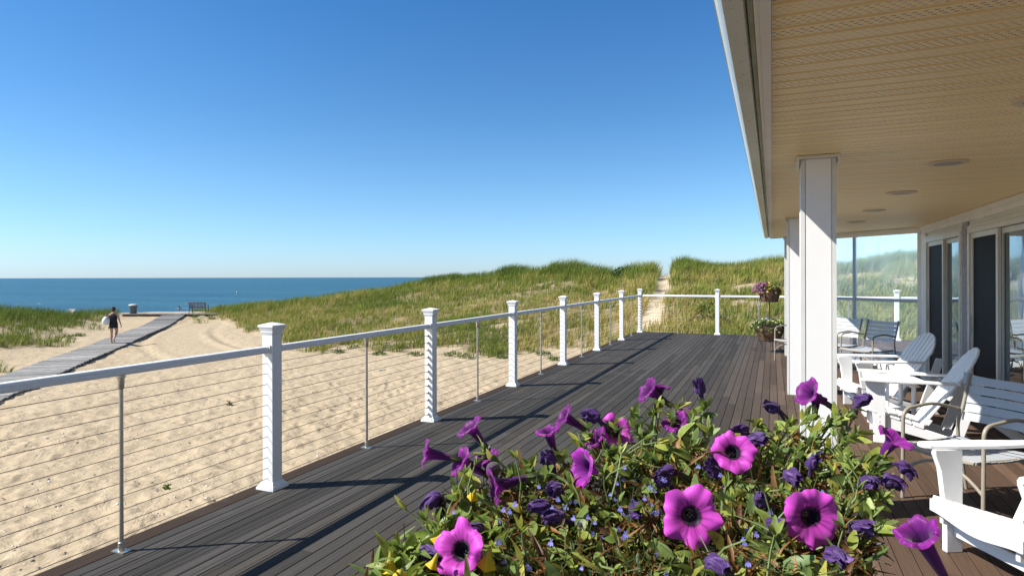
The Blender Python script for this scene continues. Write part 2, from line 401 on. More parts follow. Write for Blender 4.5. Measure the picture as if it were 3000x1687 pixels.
blades('beach_grass', X, Y, 11, .88, 'dense green and straw marram grass covering the long dune beyond the railing', 2)
# taller tufts standing along the crest
r_ = np.random.default_rng(12); px_ = 1240+1900*r_.random(5200); u_ = (px_-1500)/F; Z_ = np.interp(u_, TU, TAB[:, 2])-3.2+4.6*r_.random(5200)
X = u_*Z_*CT-Z_*ST; Y = u_*Z_*ST+Z_*CT; k_ = (r_.random(5200) < veg(X, Y)) & (fbm(X*.42, Y*.42, 91, 2) > .52); X, Y = X[k_], Y[k_]
blades('beach_grass', X, Y, 13, 1.06, 'tall dark wind-blown grass tufts along the dune crest', 6, 1.0, .22)
X, Y = scatter(-700, 345, 17, 52, 9000, 3)
blades('beach_grass', X, Y, 12, .82, 'lush green marram grass on the low dune left of the boardwalk', 4)
# ================================================================== deck
RX = -3.565; PY0 = 1.285; BAY = 2.414; FY = 18.17; FBAY = 2.155
mdeck = mat('deck_wood', (.06, .05, .045), .75, .16); t = NT(mdeck)
v = t.coord('Object', (40, 1.0, 40)); n1 = t.noise(v, 2.4, 5, .6); n2 = t.noise(t.coord('Object'), 1.1, 5, .65, .4); n3 = t.noise(t.coord('Object', (9, 2.0, 1)), 5, 5, .7)
c = t.mix(1.0, t.attr('Col'), t.ramp(n1, (.3, (.78, .78, .78)), (.7, (1.2, 1.2, 1.2))), 'MULTIPLY')
c = t.mix(t.math('MULTIPLY', t.ramp(n2, (.56, (0, 0, 0)), (.72, (1, 1, 1))), .3), c, (.10, .097, .09))
c = t.mix(t.math('MULTIPLY', t.ramp(n3, (.66, (0, 0, 0)), (.78, (1, 1, 1))), .5), c, (.20, .19, .175))
t.link(c, t.b.inputs['Base Color']); t.link(t.math('MULTIPLY_ADD', n2, .2, .68), t.b.inputs['Roughness'])
t.link(t.bump(n1, .2, .002), t.b.inputs['Normal'])
V = []; Fq = []; Cc = []
def board(x0, x1, y0, y1, z, th, col):
    b = .0015; n = len(V)
    for zz, e in ((z-th, 0), (z-b, 0), (z, b)):
        V.extend([(x0+e, y0+e, zz), (x1-e, y0+e, zz), (x1-e, y1-e, zz), (x0+e, y1-e, zz)]); Cc.extend([col]*4)
    for k in range(4):
        Fq.append((n+k, n+(k+1) % 4, n+4+(k+1) % 4, n+4+k)); Fq.append((n+4+k, n+4+(k+1) % 4, n+8+(k+1) % 4, n+8+k))
    Fq.append((n+8, n+9, n+10, n+11)); Fq.append((n+3, n+2, n+1, n))
def dcol(x):
    g = np.array([.054, .050, .045]); b = np.array([.112, .070, .047]); k = np.clip((x+.9)/1.7, 0, 1)
    c = g*(1-k)+b*k; c = c*random.uniform(.72, 1.32)
    if random.random() < .16: c = c*.8+np.array([.03, .022, .014])*.5
    return tuple(c)
PITCH = .0985; x = RX-.155; k = 0
board(x, x+.137, -3, FY+.16, 0, .03, (.042, .027, .018)); x += .143
while x < 6.3:
    y = -3+random.uniform(-2.4, 0); 
    while y < FY+.14:
        y1 = min(y+random.choice([2.4, 3.0, 3.6, 4.2]), FY+.16); a = max(y, -3)
        if y1 > a: board(x, x+PITCH-.0055, a, y1-.002, random.uniform(-.0012, .0012), .028, dcol(x))
        y = y1
    x += PITCH
# rim joist and skirt under the edge
board(RX-.150, RX-.115, -3, FY+.12, -.034, .26, (.06, .038, .025)); board(RX-.11, 6.3, FY+.08, FY+.12, -.034, .26, (.06, .038, .025))
for yy in np.arange(-2, 18.2, 1.2): board(RX-.05, RX+.05, yy, yy+.1, -.034, 1.6, (.06, .045, .035))
for xx in np.arange(-2.6, 6.2, 1.2): board(xx, xx+.1, FY-.03, FY+.07, -.034, 1.4, (.06, .045, .035))
deck = np_mesh('deck', np.array(V), quads=np.array(Fq), m=mdeck, col=np.array(Cc)); tag(deck, kind='structure')

# ================================================================== railings
CZ = [.085+.08*k for k in range(12)]
def post_mesh():
    mb = MB(); mb.taper((0, 0), .05, 1.235, .1, .1); return mb
def make_railing(name, label, pts, mids, dirv, ball_posts, ext0=0, ext1=0):
    root = empty(name, (*pts[0], 0), 0, label, 'railing'); o0 = Vector((*pts[0], 0)); rot = atan2(dirv[1], dirv[0])
    def L(p): return (p[0]-o0.x, p[1]-o0.y)
    proto = None
    for i, p in enumerate(pts):
        x, y = L(p)
        if proto is None:
            mb = post_mesh(); po = mb.build('post', WHITE, root, bevel=.004)
            cp = MB(); cp.taper((0, 0), 1.185, 1.203, .106, .120); cp.taper((0, 0), 1.203, 1.215, .120, .120); cp.taper((0, 0), 1.215, 1.240, .124, .143)
            cp.taper((0, 0), 1.2403, 1.256, .148, .148); cp.taper((0, 0), 1.2563, 1.274, .146, .02); cp.build('cap', WHITE, po, bevel=.0015)
            bt = MB(); bt.taper((0, 0), 0, .018, .170, .168); bt.taper((0, 0), .0183, .030, .160, .154); bt.taper((0, 0), .0303, .056, .146, .108); bt.build('base_trim', WHITE, po, bevel=.0015)
            proto = po; po.location = (x, y, 0)
        else:
            c = proto.copy(); COL.objects.link(c); c.parent = root; c.location = (x, y, 0)
            for k in [q for q in kids(proto) if q.name.split('.')[0] in ('cap', 'base_trim')]:
                d = k.copy(); COL.objects.link(d); d.parent = c
            po = c
        if i in ball_posts:
            M = Matrix.Rotation(rot, 3, 'Z'); fp_ = None
            for z in CZ:
                for s in ((-1,) if ball_posts[i] == 1 else (-1, 1)):
                    if fp_ is None:
                        fb = MB(); fb.lathe([(.004, -.060), (.004, -.032), (.010, -.030), (.0135, -.026), (.0165, -.018), (.0168, -.010), (.013, -.003), (.006, 0)], 12, M=M @ Matrix.Rotation(pi/2, 3, 'Y'))
                        fp_ = o_ = fb.build('cable_fitting', STEEL, po, smooth=True)
                    else: o_ = fp_.copy(); COL.objects.link(o_); o_.parent = po
                    o_.location = M @ Vector((s*.068+.016, 0, z))
    # top rail: rounded bread-loaf profile, one length per bay
    pr = [(-.027, .0), (-.030, .005), (-.030, .020), (-.026, .024), (-.028, .027), (-.028, .036), (-.026, .044), (-.020, .0495), (-.010, .0515), (0, .052)]
    pr = pr+[(-a, b) for a, b in pr[-2::-1]]
    ends = [Vector((*p, 0)) for p in pts]; D = Vector((dirv[0], dirv[1], 0)); N = Vector((-D.y, D.x, 0))
    segs = list(zip(ends[:-1], ends[1:]))
    if ext1: segs.append((ends[-1], ends[-1]+D*ext1))
    for a, b in segs:
        mb = MB(); n = len(pr); vs = []
        for e in (a+D*.0485, b-D*.0485):
            for q, z in pr: vs.append(e-o0+N*q+Vector((0, 0, 1.045+z)))
        mb.add(vs, [tuple(range(n)), tuple(range(n, 2*n))[::-1]]+[(i, n+i, n+(i+1) % n, (i+1) % n) for i in range(n)])
        for e, s in ((a, 1), (b, -1)):
            M = Matrix.Rotation(rot, 3, 'Z'); mb.box(e-o0+D*s*.056+Vector((0, 0, 1.070)), (.016, .074, .066), M=M)
        mb.build('top_rail', WHITE, root, smooth=True, angle=35)
    mp = None
    for p in mids:
        x, y = L(p)
        if mp is None:
            mb = MB(); mb.lathe([(.0125, .01), (.0125, 1.04)], 14); b = mp = mb.build('steel_baluster', STEEL, root, smooth=True)
            mb = MB(); mb.lathe([(.018, .006), (.018, .055), (.014, .058)], 14); mb.build('foot_sleeve', STEEL, b, smooth=True)
            mb = MB(); mb.box((0, 0, .003), (.10, .055, .006), rz=rot+pi/2); mb.build('foot_plate', STEEL, b)
            mb = MB(); mb.lathe([(.014, .96), (.018, .965), (.02, 1.024), (.026, 1.030), (.026, 1.044)], 14)
            mb.build('head_sleeve', STEEL, b, smooth=True)
        else:
            b = mp.copy(); COL.objects.link(b); b.parent = root
            for k in kids(mp): d = k.copy(); COL.objects.link(d); d.parent = b
        b.location = (x, y, 0)
    a, b = ends[0]-D*ext0, ends[-1]+D*ext1
    for z in CZ:
        mb = MB(); n = max(2, int((b-a).length/1.2)); pts_ = []
        for k in range(n+1): pts_.append(a.lerp(b, k/n)-o0+Vector((0, 0, z+random.uniform(-.0015, .0015))))
        mb.tube(pts_, .0023, 5); mb.build('cable', CABLE, root, smooth=True)
    return root
pts = [(RX, PY0-BAY*1+BAY*k) for k in range(0, 8)] + [(RX, FY)]
make_railing('deck_railing', 'long white post railing with steel cables between deck and sand', pts,
             [(RX, a[1]*.5+b[1]*.5) for a, b in zip(pts[:-1], pts[1:])], (0, 1), {3: 1, 8: 1}, 1.5)
pts2 = [(RX+FBAY*k, FY) for k in range(1, 5)]
r2 = make_railing('deck_railing', 'white cable railing across the far end of the deck before the dune', pts2,
             [(RX+FBAY*(k+.5), FY) for k in range(1, 4)], (1, 0), {}, FBAY-.05, .6)
# first far bay
for nm in ('top_rail', 'steel_baluster'):
    src = [q for q in kids(r2) if q.name.startswith(nm)][0]; c = copy_tree(src, r2); c.location = Vector(c.location)-Vector((FBAY, 0, 0))

# ================================================================== house
HX = 2.27; ZS = 2.425
house = empty('beach_house', (0, 0, 0), 0, 'white beach house with deep porch roof and sliding doors on the deck', 'house')
def wallbox(mb, x0, x1, y0, y1, z0, z1): mb.box(((x0+x1)/2, (y0+y1)/2, (z0+z1)/2), (x1-x0, y1-y0, z1-z0))
D1 = (9.62, 11.58); D2 = (7.26, 9.28); D3 = (2.6, 5.6); DH = 2.20
mb = MB()
wallbox(mb, HX, HX+.14, 11.58, 11.90, 0, 2.6); wallbox(mb, HX, HX+.14, 9.28, 9.62, 0, 2.6); wallbox(mb, HX, HX+.14, -4, 7.26, 0, 2.6)
wallbox(mb, HX, HX+.14, 7.26, 9.28, DH, 2.6); wallbox(mb, HX, HX+.14, 9.62, 11.58, DH, 2.6)
wallbox(mb, HX+.142, 10, 11.76, 11.90, 0, 2.6); wallbox(mb, 9.86, 10, -4, 11.757, 0, 2.6); wallbox(mb, HX+.142, 9.857, -4, -3.86, 0, 2.6)
mb.build('wall', WWALL, house)
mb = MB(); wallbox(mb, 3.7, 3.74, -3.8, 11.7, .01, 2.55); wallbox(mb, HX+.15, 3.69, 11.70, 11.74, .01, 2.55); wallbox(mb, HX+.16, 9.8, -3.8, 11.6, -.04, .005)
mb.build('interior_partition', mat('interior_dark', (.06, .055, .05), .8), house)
# trim: crown along the soffit, corner board, base board
mb = MB(); wallbox(mb, HX-.03, HX-.002, -3, 11.88, 2.30, 2.42); wallbox(mb, HX-.045, HX-.032, -3, 11.88, 2.36, 2.421)
wallbox(mb, HX-.028, HX+.0, 11.60, 11.92, 0.02, 2.298); wallbox(mb, HX-.04, HX-.002, -3, 7.2, .02, .14)
mb.build('wall_trim', WTRIM, house, bevel=.003)
# shingles between the two doors
mshing = painted('grey_shingle', (.34, .32, .33), .8, .5, 7, bump=.4); mb = MB()
for k in range(18):
    z = .02+k*.125; M = Matrix.Rotation(radians(5.5), 3, 'Y')
    y = 9.33
    for wdt in (random.uniform(.09, .15), .30): 
        y1 = min(y+wdt, 9.57); mb.box((HX-.018, (y+y1)/2, z+.075), (.012, y1-y-.004, .155), M=M); y = y1
        if y > 9.56: break
mb.build('shingles', mshing, house)
WIN = painted('door_frame_vinyl', (.62, .58, .50), .4, .25, 5)
mglass = mat('door_glass', (.02, .022, .025), .02, .9); mglass.node_tree.nodes['Principled BSDF'].inputs['Coat Weight'].default_value = 0
t = NT(mglass); gl = t.add('ShaderNodeBsdfGlossy'); gl.inputs['Roughness'].default_value = .012; gl.inputs['Color'].default_value = (.72, .80, .86, 1)
tp = t.add('ShaderNodeBsdfTransparent'); tp.inputs[0].default_value = (.16, .18, .2, 1)
mx = t.add('ShaderNodeMixShader'); fr = t.add('ShaderNodeFresnel'); fr.inputs[0].default_value = 1.5
t.link(t.math('MULTIPLY_ADD', fr.outputs[0], 1.0, .34), mx.inputs[0]); t.link(tp.outputs[0], mx.inputs[1]); t.link(gl.outputs[0], mx.inputs[2])
t.link(mx.outputs[0], t.n['Material Output'].inputs[0])
nb = t.noise(t.coord('Object', (1, 1.2, .8)), 1.6, 2); t.link(t.bump(nb, .05, .05), gl.inputs['Normal'])
mscreen = mat('screen_mesh', (.010, .012, .024), .6, .12)
t = NT(mscreen); n = t.noise(t.coord('Object', (1, 6, .05)), 3, 3); t.link(t.mix(n, (.002, .0025, .006), (.010, .012, .022)), t.b.inputs['Base Color'])
def sliding_door(y0, y1):
    d = MB(); x = HX-.035
    def bar(a, b, z0, z1, xo=0, th=.05): wallbox(d, x+xo, x+xo+th, a, b, z0, z1)
    bar(y0, y0+.06, .0, DH); bar(y1-.06, y1, .0, DH); bar(y0+.0605, y1-.0605, DH-.055, DH); bar(y0+.0605, y1-.0605, 0, .05)
    bar(y0-.045, y0-.002, 0, DH+.04, .008, .02); bar(y1+.002, y1+.045, 0, DH+.04, .008, .02); bar(y0-.001, y1+.001, DH+.002, DH+.042, .008, .02)
    fr = d.build('sliding_door', WIN, house, bevel=.003); ym = (y0+y1)/2
    for a, b, xo, nm, m in ((y0+.062, ym+.03, .062, 'glass_panel', mglass), (ym-.03, y1-.062, .022, 'screen_panel', mscreen)):
        d = MB(); w_ = .06
        for q in ((a, a+w_, .052, DH-.057), (b-w_, b, .052, DH-.057), (a+w_+.0005, b-w_-.0005, DH-.12, DH-.057), (a+w_+.0005, b-w_-.0005, .052, .14)):
            wallbox(d, x+xo, x+xo+.035, *q)
        if nm == 'screen_panel': wallbox(d, x+xo-.03, x+xo-.001, b-.045, b-.02, .92, 1.14)
        p = d.build('door_sash', WIN, fr, bevel=.002)
        g = MB(); wallbox(g, x+xo+.014, x+xo+.020, a+w_-.004, b-w_+.004, .136, DH-.116); g.build(nm, m, fr)
    return fr
sliding_door(*D1); sliding_door(*D2)
mb = MB(); wallbox(mb, HX-.10, HX-.037, 7.2, 11.62, .012, .05); wallbox(mb, HX-.034, HX-.003, 5.0, 7.19, .141, .16); mb.build('door_sill', WTRIM, house, bevel=.003)

# soffit with grooves running away from the wall and perforation slots
msof = mat('soffit_vinyl', (.60, .45, .25), .45, .4); t = NT(msof)
tc = t.add('ShaderNodeTexCoord'); sx = t.add('ShaderNodeSeparateXYZ'); t.link(tc.outputs['Object'], sx.inputs[0])
X_, Y_ = sx.outputs[0], t.math('ADD', sx.outputs[1], 3.0)
rowp = .0185; row = t.math('FLOOR', t.math('DIVIDE', Y_, rowp)); fy = t.math('FRACT', t.math('DIVIDE', Y_, rowp))
offs = t.math('MULTIPLY', t.math('MODULO', t.math('ABSOLUTE', row), 2.0), .5)
fx = t.math('FRACT', t.math('ADD', t.math('DIVIDE', X_, .0285), offs))
slot = t.math('MULTIPLY', t.math('LESS_THAN', fx, .46), t.math('LESS_THAN', t.math('ABSOLUTE', t.math('SUBTRACT', fy, .5)), .17))
gp = t.math('FRACT', t.math('DIVIDE', Y_, .1016)); band = t.math('MULTIPLY', t.math('GREATER_THAN', gp, .30), t.math('LESS_THAN', gp, .97))
pid = t.math('FLOOR', t.math('DIVIDE', Y_, .1016)); solid = t.math('SUBTRACT', 1.0, t.math('MULTIPLY', t.math('MODULO', t.math('MULTIPLY', pid, 2.0), 3.0), .33))
slot = t.math('MULTIPLY', slot, t.math('MULTIPLY', band, solid))
n1 = t.noise(t.coord('Object', (.35, 3.2, 1)), 2.2, 5, .65); n2 = t.noise(t.coord('Object', (1, 5, 1)), 6, 4, .7)
c = t.mix(n1, (.93, .77, .46), (.88, .67, .31)); c = t.mix(t.math('MULTIPLY', t.ramp(n2, (.55, (0, 0, 0)), (.75, (1, 1, 1))), .4), c, (.68, .46, .16))
c = t.mix(t.math('MULTIPLY', t.math('LESS_THAN', gp, .26), t.math('MULTIPLY', n1, .55)), c, (.74, .53, .22))
c = t.mix(t.math('MULTIPLY', slot, .8), c, (.06, .045, .03)); t.link(c, t.b.inputs['Base Color'])
CORN = (0.0, 14.12); CB = (2.30, 11.92)
def yend(x): return CORN[1]+(CB[1]-CORN[1])*(x-CORN[0])/(CB[0]-CORN[0]) if x < CB[0] else CB[1]
vs = []; fs = []; y = -3.0; prof_ = [(0, 0), (.006, .005), (.012, .006), (.018, .005), (.024, 0), (.1016, 0)]
ys = []
while y < 14.2:
    ys += [(y+a, b) for a, b in prof_[:-1]]; y += .1016
xs = [0.0, HX+.0]
rows = []
for yy, dz in ys:
    # far diagonal clips each strip
    x1 = HX if yy <= yend(HX) else max(.001, CORN[0]+(CORN[1]-yy)*(CB[0]-CORN[0])/(CORN[1]-CB[1]))
    if yy > CORN[1]: break
    n = len(vs); vs += [(.001, yy, ZS+dz), (x1, yy, ZS+dz)]; rows.append(n)
for a, b in zip(rows[:-1], rows[1:]): fs.append((a, b, b+1, a+1))
mb = MB(); mb.add(vs, fs); mb.build('soffit', msof, house)
# roof body above the soffit, low hip
mroof = painted('roof_shingle', (.12, .115, .11), .9, .4, 3); mb = MB()
P = [(-.05, -3.1), (-.05, CORN[1]+.02), (CB[0]+.0, CB[1]+.04), (10.4, CB[1]+.04), (10.4, -4.4), (.0, -4.4)]
P = [(-.05, -4.4), (-.05, CORN[1]+.03), (CB[0]+.02, CB[1]+.05), (10.4, CB[1]+.05), (10.4, -4.4)]
n = len(P); ins = [(3.2, -1.2), (3.2, 8.6), (4.0, 8.2), (7.2, 8.2), (7.2, -1.2)]
vs = [(x, y, ZS+.12) for x, y in P]+[(x, y, ZS+.30) for x, y in P]+[(x, y, ZS+1.5) for x, y in ins]
fs = [tuple(range(n))]+[(i, n+i, n+(i+1) % n, (i+1) % n) for i in range(n)]+[(n+i, 2*n+i, 2*n+(i+1) % n, n+(i+1) % n) for i in range(n)]+[tuple(range(2*n, 3*n))[::-1]]
mb.add(vs, fs); mb.build('roof', mroof, house)
# fascia strips and gutter along the eave
mgut = painted('gutter_metal', (.68, .69, .62), .3, .35, 3, spec=.6, dark=(.55, .62, .4)); mgreen = painted('mildewed_trim', (.40, .42, .30), .6, .6, 5, dark=(.4, .5, .2))
def along(mb, prof2, a, b, closed=True):
    a = Vector((*a, 0)); b = Vector((*b, 0)); D = (b-a).normalized(); N = Vector((-D.y, D.x, 0)); n = len(prof2)
    vs = [e+N*q+Vector((0, 0, z)) for e in (a, b) for q, z in prof2]
    mb.add(vs, [tuple(range(n)), tuple(range(n, 2*n))[::-1]]+[(i, n+i, n+(i+1) % n, (i+1) % n) for i in range(n)])
E0, E1 = (0, -4.4), (0, CORN[1]+.02)
mb = MB(); along(mb, [(.0, ZS-.012), (.034, ZS-.012), (.034, ZS+.3), (.0, ZS+.3)], E0, E1); along(mb, [(.0345, ZS+.002), (.05, ZS+.002), (.05, ZS+.3), (.0345, ZS+.3)], E0, E1)
E2 = (CB[0]+.02, CB[1]+.06)
along(mb, [(.0, ZS-.012), (.034, ZS-.012), (.034, ZS+.3), (.0, ZS+.3)], E1, E2); mb.build('fascia', WTRIM, house, bevel=.002)
mb = MB(); along(mb, [(.052, ZS+.012), (.068, ZS+.012), (.068, ZS+.28), (.052, ZS+.28)], E0, E1); mb.build('fascia_backing', mgreen, house)
mb = MB(); along(mb, [(.069, ZS+.03), (.078, ZS-.0), (.135, ZS-.0), (.150, ZS+.02), (.156, ZS+.05), (.168, ZS+.075), (.172, ZS+.115), (.180, ZS+.118), (.180, ZS+.13), (.164, ZS+.13), (.160, ZS+.08), (.128, ZS+.012), (.082, ZS+.012), (.076, ZS+.13), (.069, ZS+.13)], E0, E1)
g = mb.build('gutter', mgut, house, smooth=True, angle=30)
# pillars
pm = None; WTRIM2 = painted('pillar_edge_trim', (.70, .70, .68), .55, .3, 6, bump=0)
for i, (px_, py_) in enumerate(((.177, 4.58), (.190, 9.29), (.235, 13.80), (.177, -.15))):
    if pm is None:
        mb = MB(); mb.box((.108, .108, 1.212), (.190, .190, 2.42)); pm = mb.build('pillar', WHITE, house)
        tb = MB()
        for sx_ in (0, 1):
            for sy_ in (0, 1):
                cx_, cy_ = .108+(sx_-.5)*.200, .108+(sy_-.5)*.200
                a_, b_ = (1 if sx_ else -1), (1 if sy_ else -1)
                tb.prism([(cx_+a_*.007, cy_+b_*.007), (cx_-a_*.019, cy_+b_*.007), (cx_-a_*.019, cy_-b_*.006), (cx_-a_*.006, cy_-b_*.006), (cx_-a_*.006, cy_-b_*.019), (cx_+a_*.007, cy_-b_*.019)][::a_*b_], .003, 2.398, 'z')
        tb.build('corner_board', WTRIM2, pm)
        tb = MB()
        for ax_, sg_ in ((0, -1), (0, 1), (1, -1), (1, 1)):
            c_ = [.108, .108, 1.20]; c_[ax_] += sg_*.0995; d_ = [.152, .152, 2.394]; d_[ax_] = .0088; tb.box(c_, d_)
        tb.build('panel', WHITE, pm)
        tb = MB(); tb.box((.108, .108, 2.412), (.262, .262, .02)); 
        for sx_ in (-.012, .228): tb.box((sx_, .108, 2.385), (.012, .25, .034))
        tb.build('cap', WTRIM, pm, bevel=.002); o = pm
    else: o = copy_tree(pm, house)
    o.location = (px_, py_, 0)

# wind screen of glass closing the end of the porch
SA = Vector((.40, 13.98-.16, 0)); SB = Vector((2.27, 11.98, 0))
SA = Vector((.36, 13.93, 0)); D = (SB-SA).normalized(); N = Vector((-D.y, D.x, 0)); Ls = (SB-SA).length; rz = atan2(D.y, D.x)
ws = empty('glass_windscreen', SA, rz, 'tall clear glass windscreen with thin grey frame closing the porch end', 'glass screen')
mfr = mat('grey_aluminium', (.30, .32, .36), .4, .5, .4)
mb = MB(); mb.box((Ls/2, 0, 2.375), (Ls, .07, .09)); mb.box((Ls/2, 0, .045), (Ls, .07, .09)); mb.box((Ls-.03, 0, 1.21), (.06, .06, 2.235)); mb.build('frame', WTRIM, ws, bevel=.002)
q = (Vector((1.386, 12.87, 0))-SA).length
mb = MB(); mb.box((q, 0, 1.21), (.045, .05, 2.236)); mb.build('mullion', mfr, ws, bevel=.002)
mb = MB(); mb.box((q/2-.013, 0, 1.205), (q-.026, .045, .05)); mb.box(((q+Ls)/2-.006, 0, 1.205), (Ls-q-.110, .045, .05)); mb.build('mid_rail', mfr, ws, bevel=.002)
mpane = mat('salty_glass', (.8, .85, .85), .1); t = NT(mpane)
tp = t.add('ShaderNodeBsdfTransparent'); tp.inputs[0].default_value = (.96, 1, 1, 1); df = t.add('ShaderNodeBsdfDiffuse'); df.inputs[0].default_value = (.75, .85, .87, 1)
tl = t.add('ShaderNodeBsdfTranslucent'); tl.inputs[0].default_value = (.9, .95, .96, 1)
m0 = t.add('ShaderNodeMixShader'); m0.inputs[0].default_value = .85; t.link(df.outputs[0], m0.inputs[1]); t.link(tl.outputs[0], m0.inputs[2])
m1 = t.add('ShaderNodeMixShader'); t.link(tp.outputs[0], m1.inputs[1]); ad = t.add('ShaderNodeAddShader'); t.link(tp.outputs[0], ad.inputs[0]); t.link(m0.outputs[0], ad.inputs[1]); t.link(ad.outputs[0], m1.inputs[2])
szz = t.add('ShaderNodeSeparateXYZ'); tc = t.add('ShaderNodeTexCoord'); t.link(tc.outputs['Object'], szz.inputs[0])
hzf = t.math('MULTIPLY', t.math('SUBTRACT', szz.outputs[2], 1.0), .6); nn = t.noise(t.coord('Object', (2, 2, .5)), 2, 3)
f = t.add('ShaderNodeClamp'); t.link(t.math('ADD', .16, t.math('MULTIPLY', nn, t.math('MAXIMUM', hzf, .15))), f.inputs[0]); f.inputs[2].default_value = .50; t.link(f.outputs[0], m1.inputs[0])
gl = t.add('ShaderNodeBsdfGlossy'); gl.inputs['Roughness'].default_value = .03; fr = t.add('ShaderNodeFresnel'); fr.inputs[0].default_value = 1.45
m2 = t.add('ShaderNodeMixShader'); t.link(t.math('MULTIPLY', fr.outputs[0], .18), m2.inputs[0]); t.link(m1.outputs[0], m2.inputs[1]); t.link(gl.outputs[0], m2.inputs[2]); t.link(m2.outputs[0], t.n['Material Output'].inputs[0])
for a, b in ((.005, q-.024), (q+.024, Ls-.062)):
    for z0, z1 in ((.092, 1.178), (1.232, 2.328)):
        mb = MB(); mb.box(((a+b)/2, 0, (z0+z1)/2), (b-a, .006, z1-z0)); mb.build('glass_pane', mpane, ws)

# recessed ceiling lights
LL = [('nearest round recessed light at the right edge of the porch ceiling', 3.52), ('large-looking round recessed light second along the porch ceiling', 5.24),
      ('third recessed light along the porch ceiling, beside the pillar top', 6.95), ('fourth small recessed light toward the end of the porch ceiling', 8.70), ('farthest recessed light, a faint oval near the windscreen', 10.4)]
lp = None
for lab, y in LL:
    if lp is None:
        e = empty('recessed_light', (1.15, y, ZS), 0); mb = MB(); mb.lathe([(.085, -.001), (.088, -.012), (.125, -.010), (.131, -.001)], 32)
        mb.build('trim_ring', painted('light_trim', (.62, .50, .33), .5, .2), e, smooth=True)
        mb = MB(); mb.lathe([(.001, -.0122), (.087, -.0124), (.087, -.0115), (.001, -.0118)], 32); mb.build('lens', mat('light_lens', (.36, .30, .22), .5), e); lp = e
    else: e = copy_tree(lp); e.location = (1.15, y, ZS)
    tag(e, lab, 'ceiling light', 'recessed lights in the porch ceiling')
# ================================================================== adirondack chairs (front of the chair looks to local -y)
def arc(c, r, a0, a1, n=8): return [(c[0]+r*cos(a0+(a1-a0)*k/n), c[1]+r*sin(a0+(a1-a0)*k/n)) for k in range(n+1)]
def make_adirondack():
    e = empty('adirondack_chair')
    def railtop(y): return .30-(y+.36)*.31
    # side rails
    for s in (-1, 1):
        mb = MB(); mb.prism([(-.37, .18), (-.37, .30), (-.05, railtop(-.05)), (.50, .05), (.54, .002), (.40, .002)], s*.245-.013, s*.245+.013)
        mb.build('side_rail', WPAINT, e, bevel=.004)
        mb = MB(); y0, y1 = -.32, -.22
        poly = [(y0, 0), (y1, 0), (y1, .60), (y0-.07, .60), (y0-.068, .57)]+[(y0-.045+.043*k/5, .54-.05*k-.004*k*k) for k in range(1, 5)]+[(y0, .20)]
        mb.prism(poly, s*.2785-.0185, s*.2785+.0185)
        for z in (.21, .26):
            for xx in (s*.298, ): mb.ball((xx, -.27, z), .007, 6, 4)
        mb.build('front_leg', WPAINT, e, bevel=.004)
        # armrest
        mb = MB(); o = s*.305
        poly = [(-.40, .045), (-.425, .03), (-.435, 0), (-.425, -.03), (-.40, -.055), (-.2, -.075), (0, -.07), (.18, -.045), (.38, -.03), (.38, .045), (0, .062), (-.25, .06)]
        mb.prism([(o-s*q+s*.028*max(0, (-y-.1)/.33), y) for y, q in poly], .6005, .623, 'z'); mb.build('armrest', WPAINT, e, bevel=.006)
        # rear arm post, leaning with the back
        mb = MB(); mb.prism([(.30, .075), (.385, .045), (.575, .655), (.49, .665)], s*.272-.0125, s*.272+.0125)
        mb.build('rear_post', WPAINT, e, bevel=.004)
    # seat slats
    for k in range(5):
        y = -.335+k*.098; z = railtop(y)+.0125; M = Matrix.Rotation(-.30, 3, 'X')
        wd = .60 if k == 0 else .53
        mb = MB(); mb.box((0, y, z), (wd, .091, .021), M=M); mb.build('seat_slat', WPAINT, e, bevel=.006)
    # apron with scalloped lower edge
    n = 16; top = [(-.30, .308), (.30, .308)]
    low = [(.30-.6*k/n, .265-.0-.045*(0.5-.5*cos(2*pi*k/n))*-1*-1) for k in range(n+1)]
    low = [(x_, .205+.035*(cos(2*pi*x_/.6)*-.5+.5)) for x_, _ in low]
    mb = MB(); mb.prism(top+low, -.398, -.373, 'y'); mb.build('apron', WPAINT, e, bevel=.004)
    mb = MB(); mb.box((0, -.27, .13), (.518, .022, .065)); mb.build('stretcher', WPAINT, e, bevel=.004)
    # fan back
    N = 7; R = Matrix.Rotation(radians(-32.5), 3, 'X'); base = Vector((0, .07, .155))
    for k in range(N):
        q = k-(N-1)/2; a = q*.026; wb = .056; wt = .0705; xb = q*.0690; xt = q*.0865
        H = .92; hs = []
        tp = []
        for j in range(5):
            xx = xt-wt/2+wt*j/4; rr = .30; cy = .86-rr
            tp.append((xx, .06+cy+sqrt(max(rr*rr-xx*xx, .0001))*1.0 if abs(xx) < rr else cy+.06))
        poly = [(xb-wb/2, -.05), (xb+wb/2, -.05)]+tp[::-1]
        mb = MB(); vs = []
        mb.prism([(x_, z_) for x_, z_ in poly], -.010, .010, 'y')
        mb.v = [tuple(R @ Vector(p)+base) for p in mb.v]; mb.build('back_slat', WPAINT, e, bevel=.004)
    for h, w_ in ((.10, .50), (.40, .56), (.68, .50)):
        mb = MB(); mb.box(R @ Vector((0, .0235, h))+base, (w_, .026, .06), M=R); mb.build('back_batten', WPAINT, e, bevel=.003)
    return e
def face(dx, dy): return atan2(dx, -dy)           # rotation that turns local -y towards (dx, dy)
AD = make_adirondack()
def place(o, x, y, fx, fy): o.location = (x, y, .002); o.rotation_euler = (0, 0, face(fx, fy))
def seatpos(lx, ly, fx, fy, off=(0, 0)): pass
A_SPOTS = [((-.966, -.26), (1.215, 8.70), 'white adirondack chair with its full fan back shown, farthest along the wall'),
           ((-.997, .07), (1.25, 7.22), 'white adirondack chair in the middle, beside the small white table'),
           ((-.88, -.475), (1.347, 4.253), 'white adirondack chair cut off by the right edge of the photo, nearest one')]
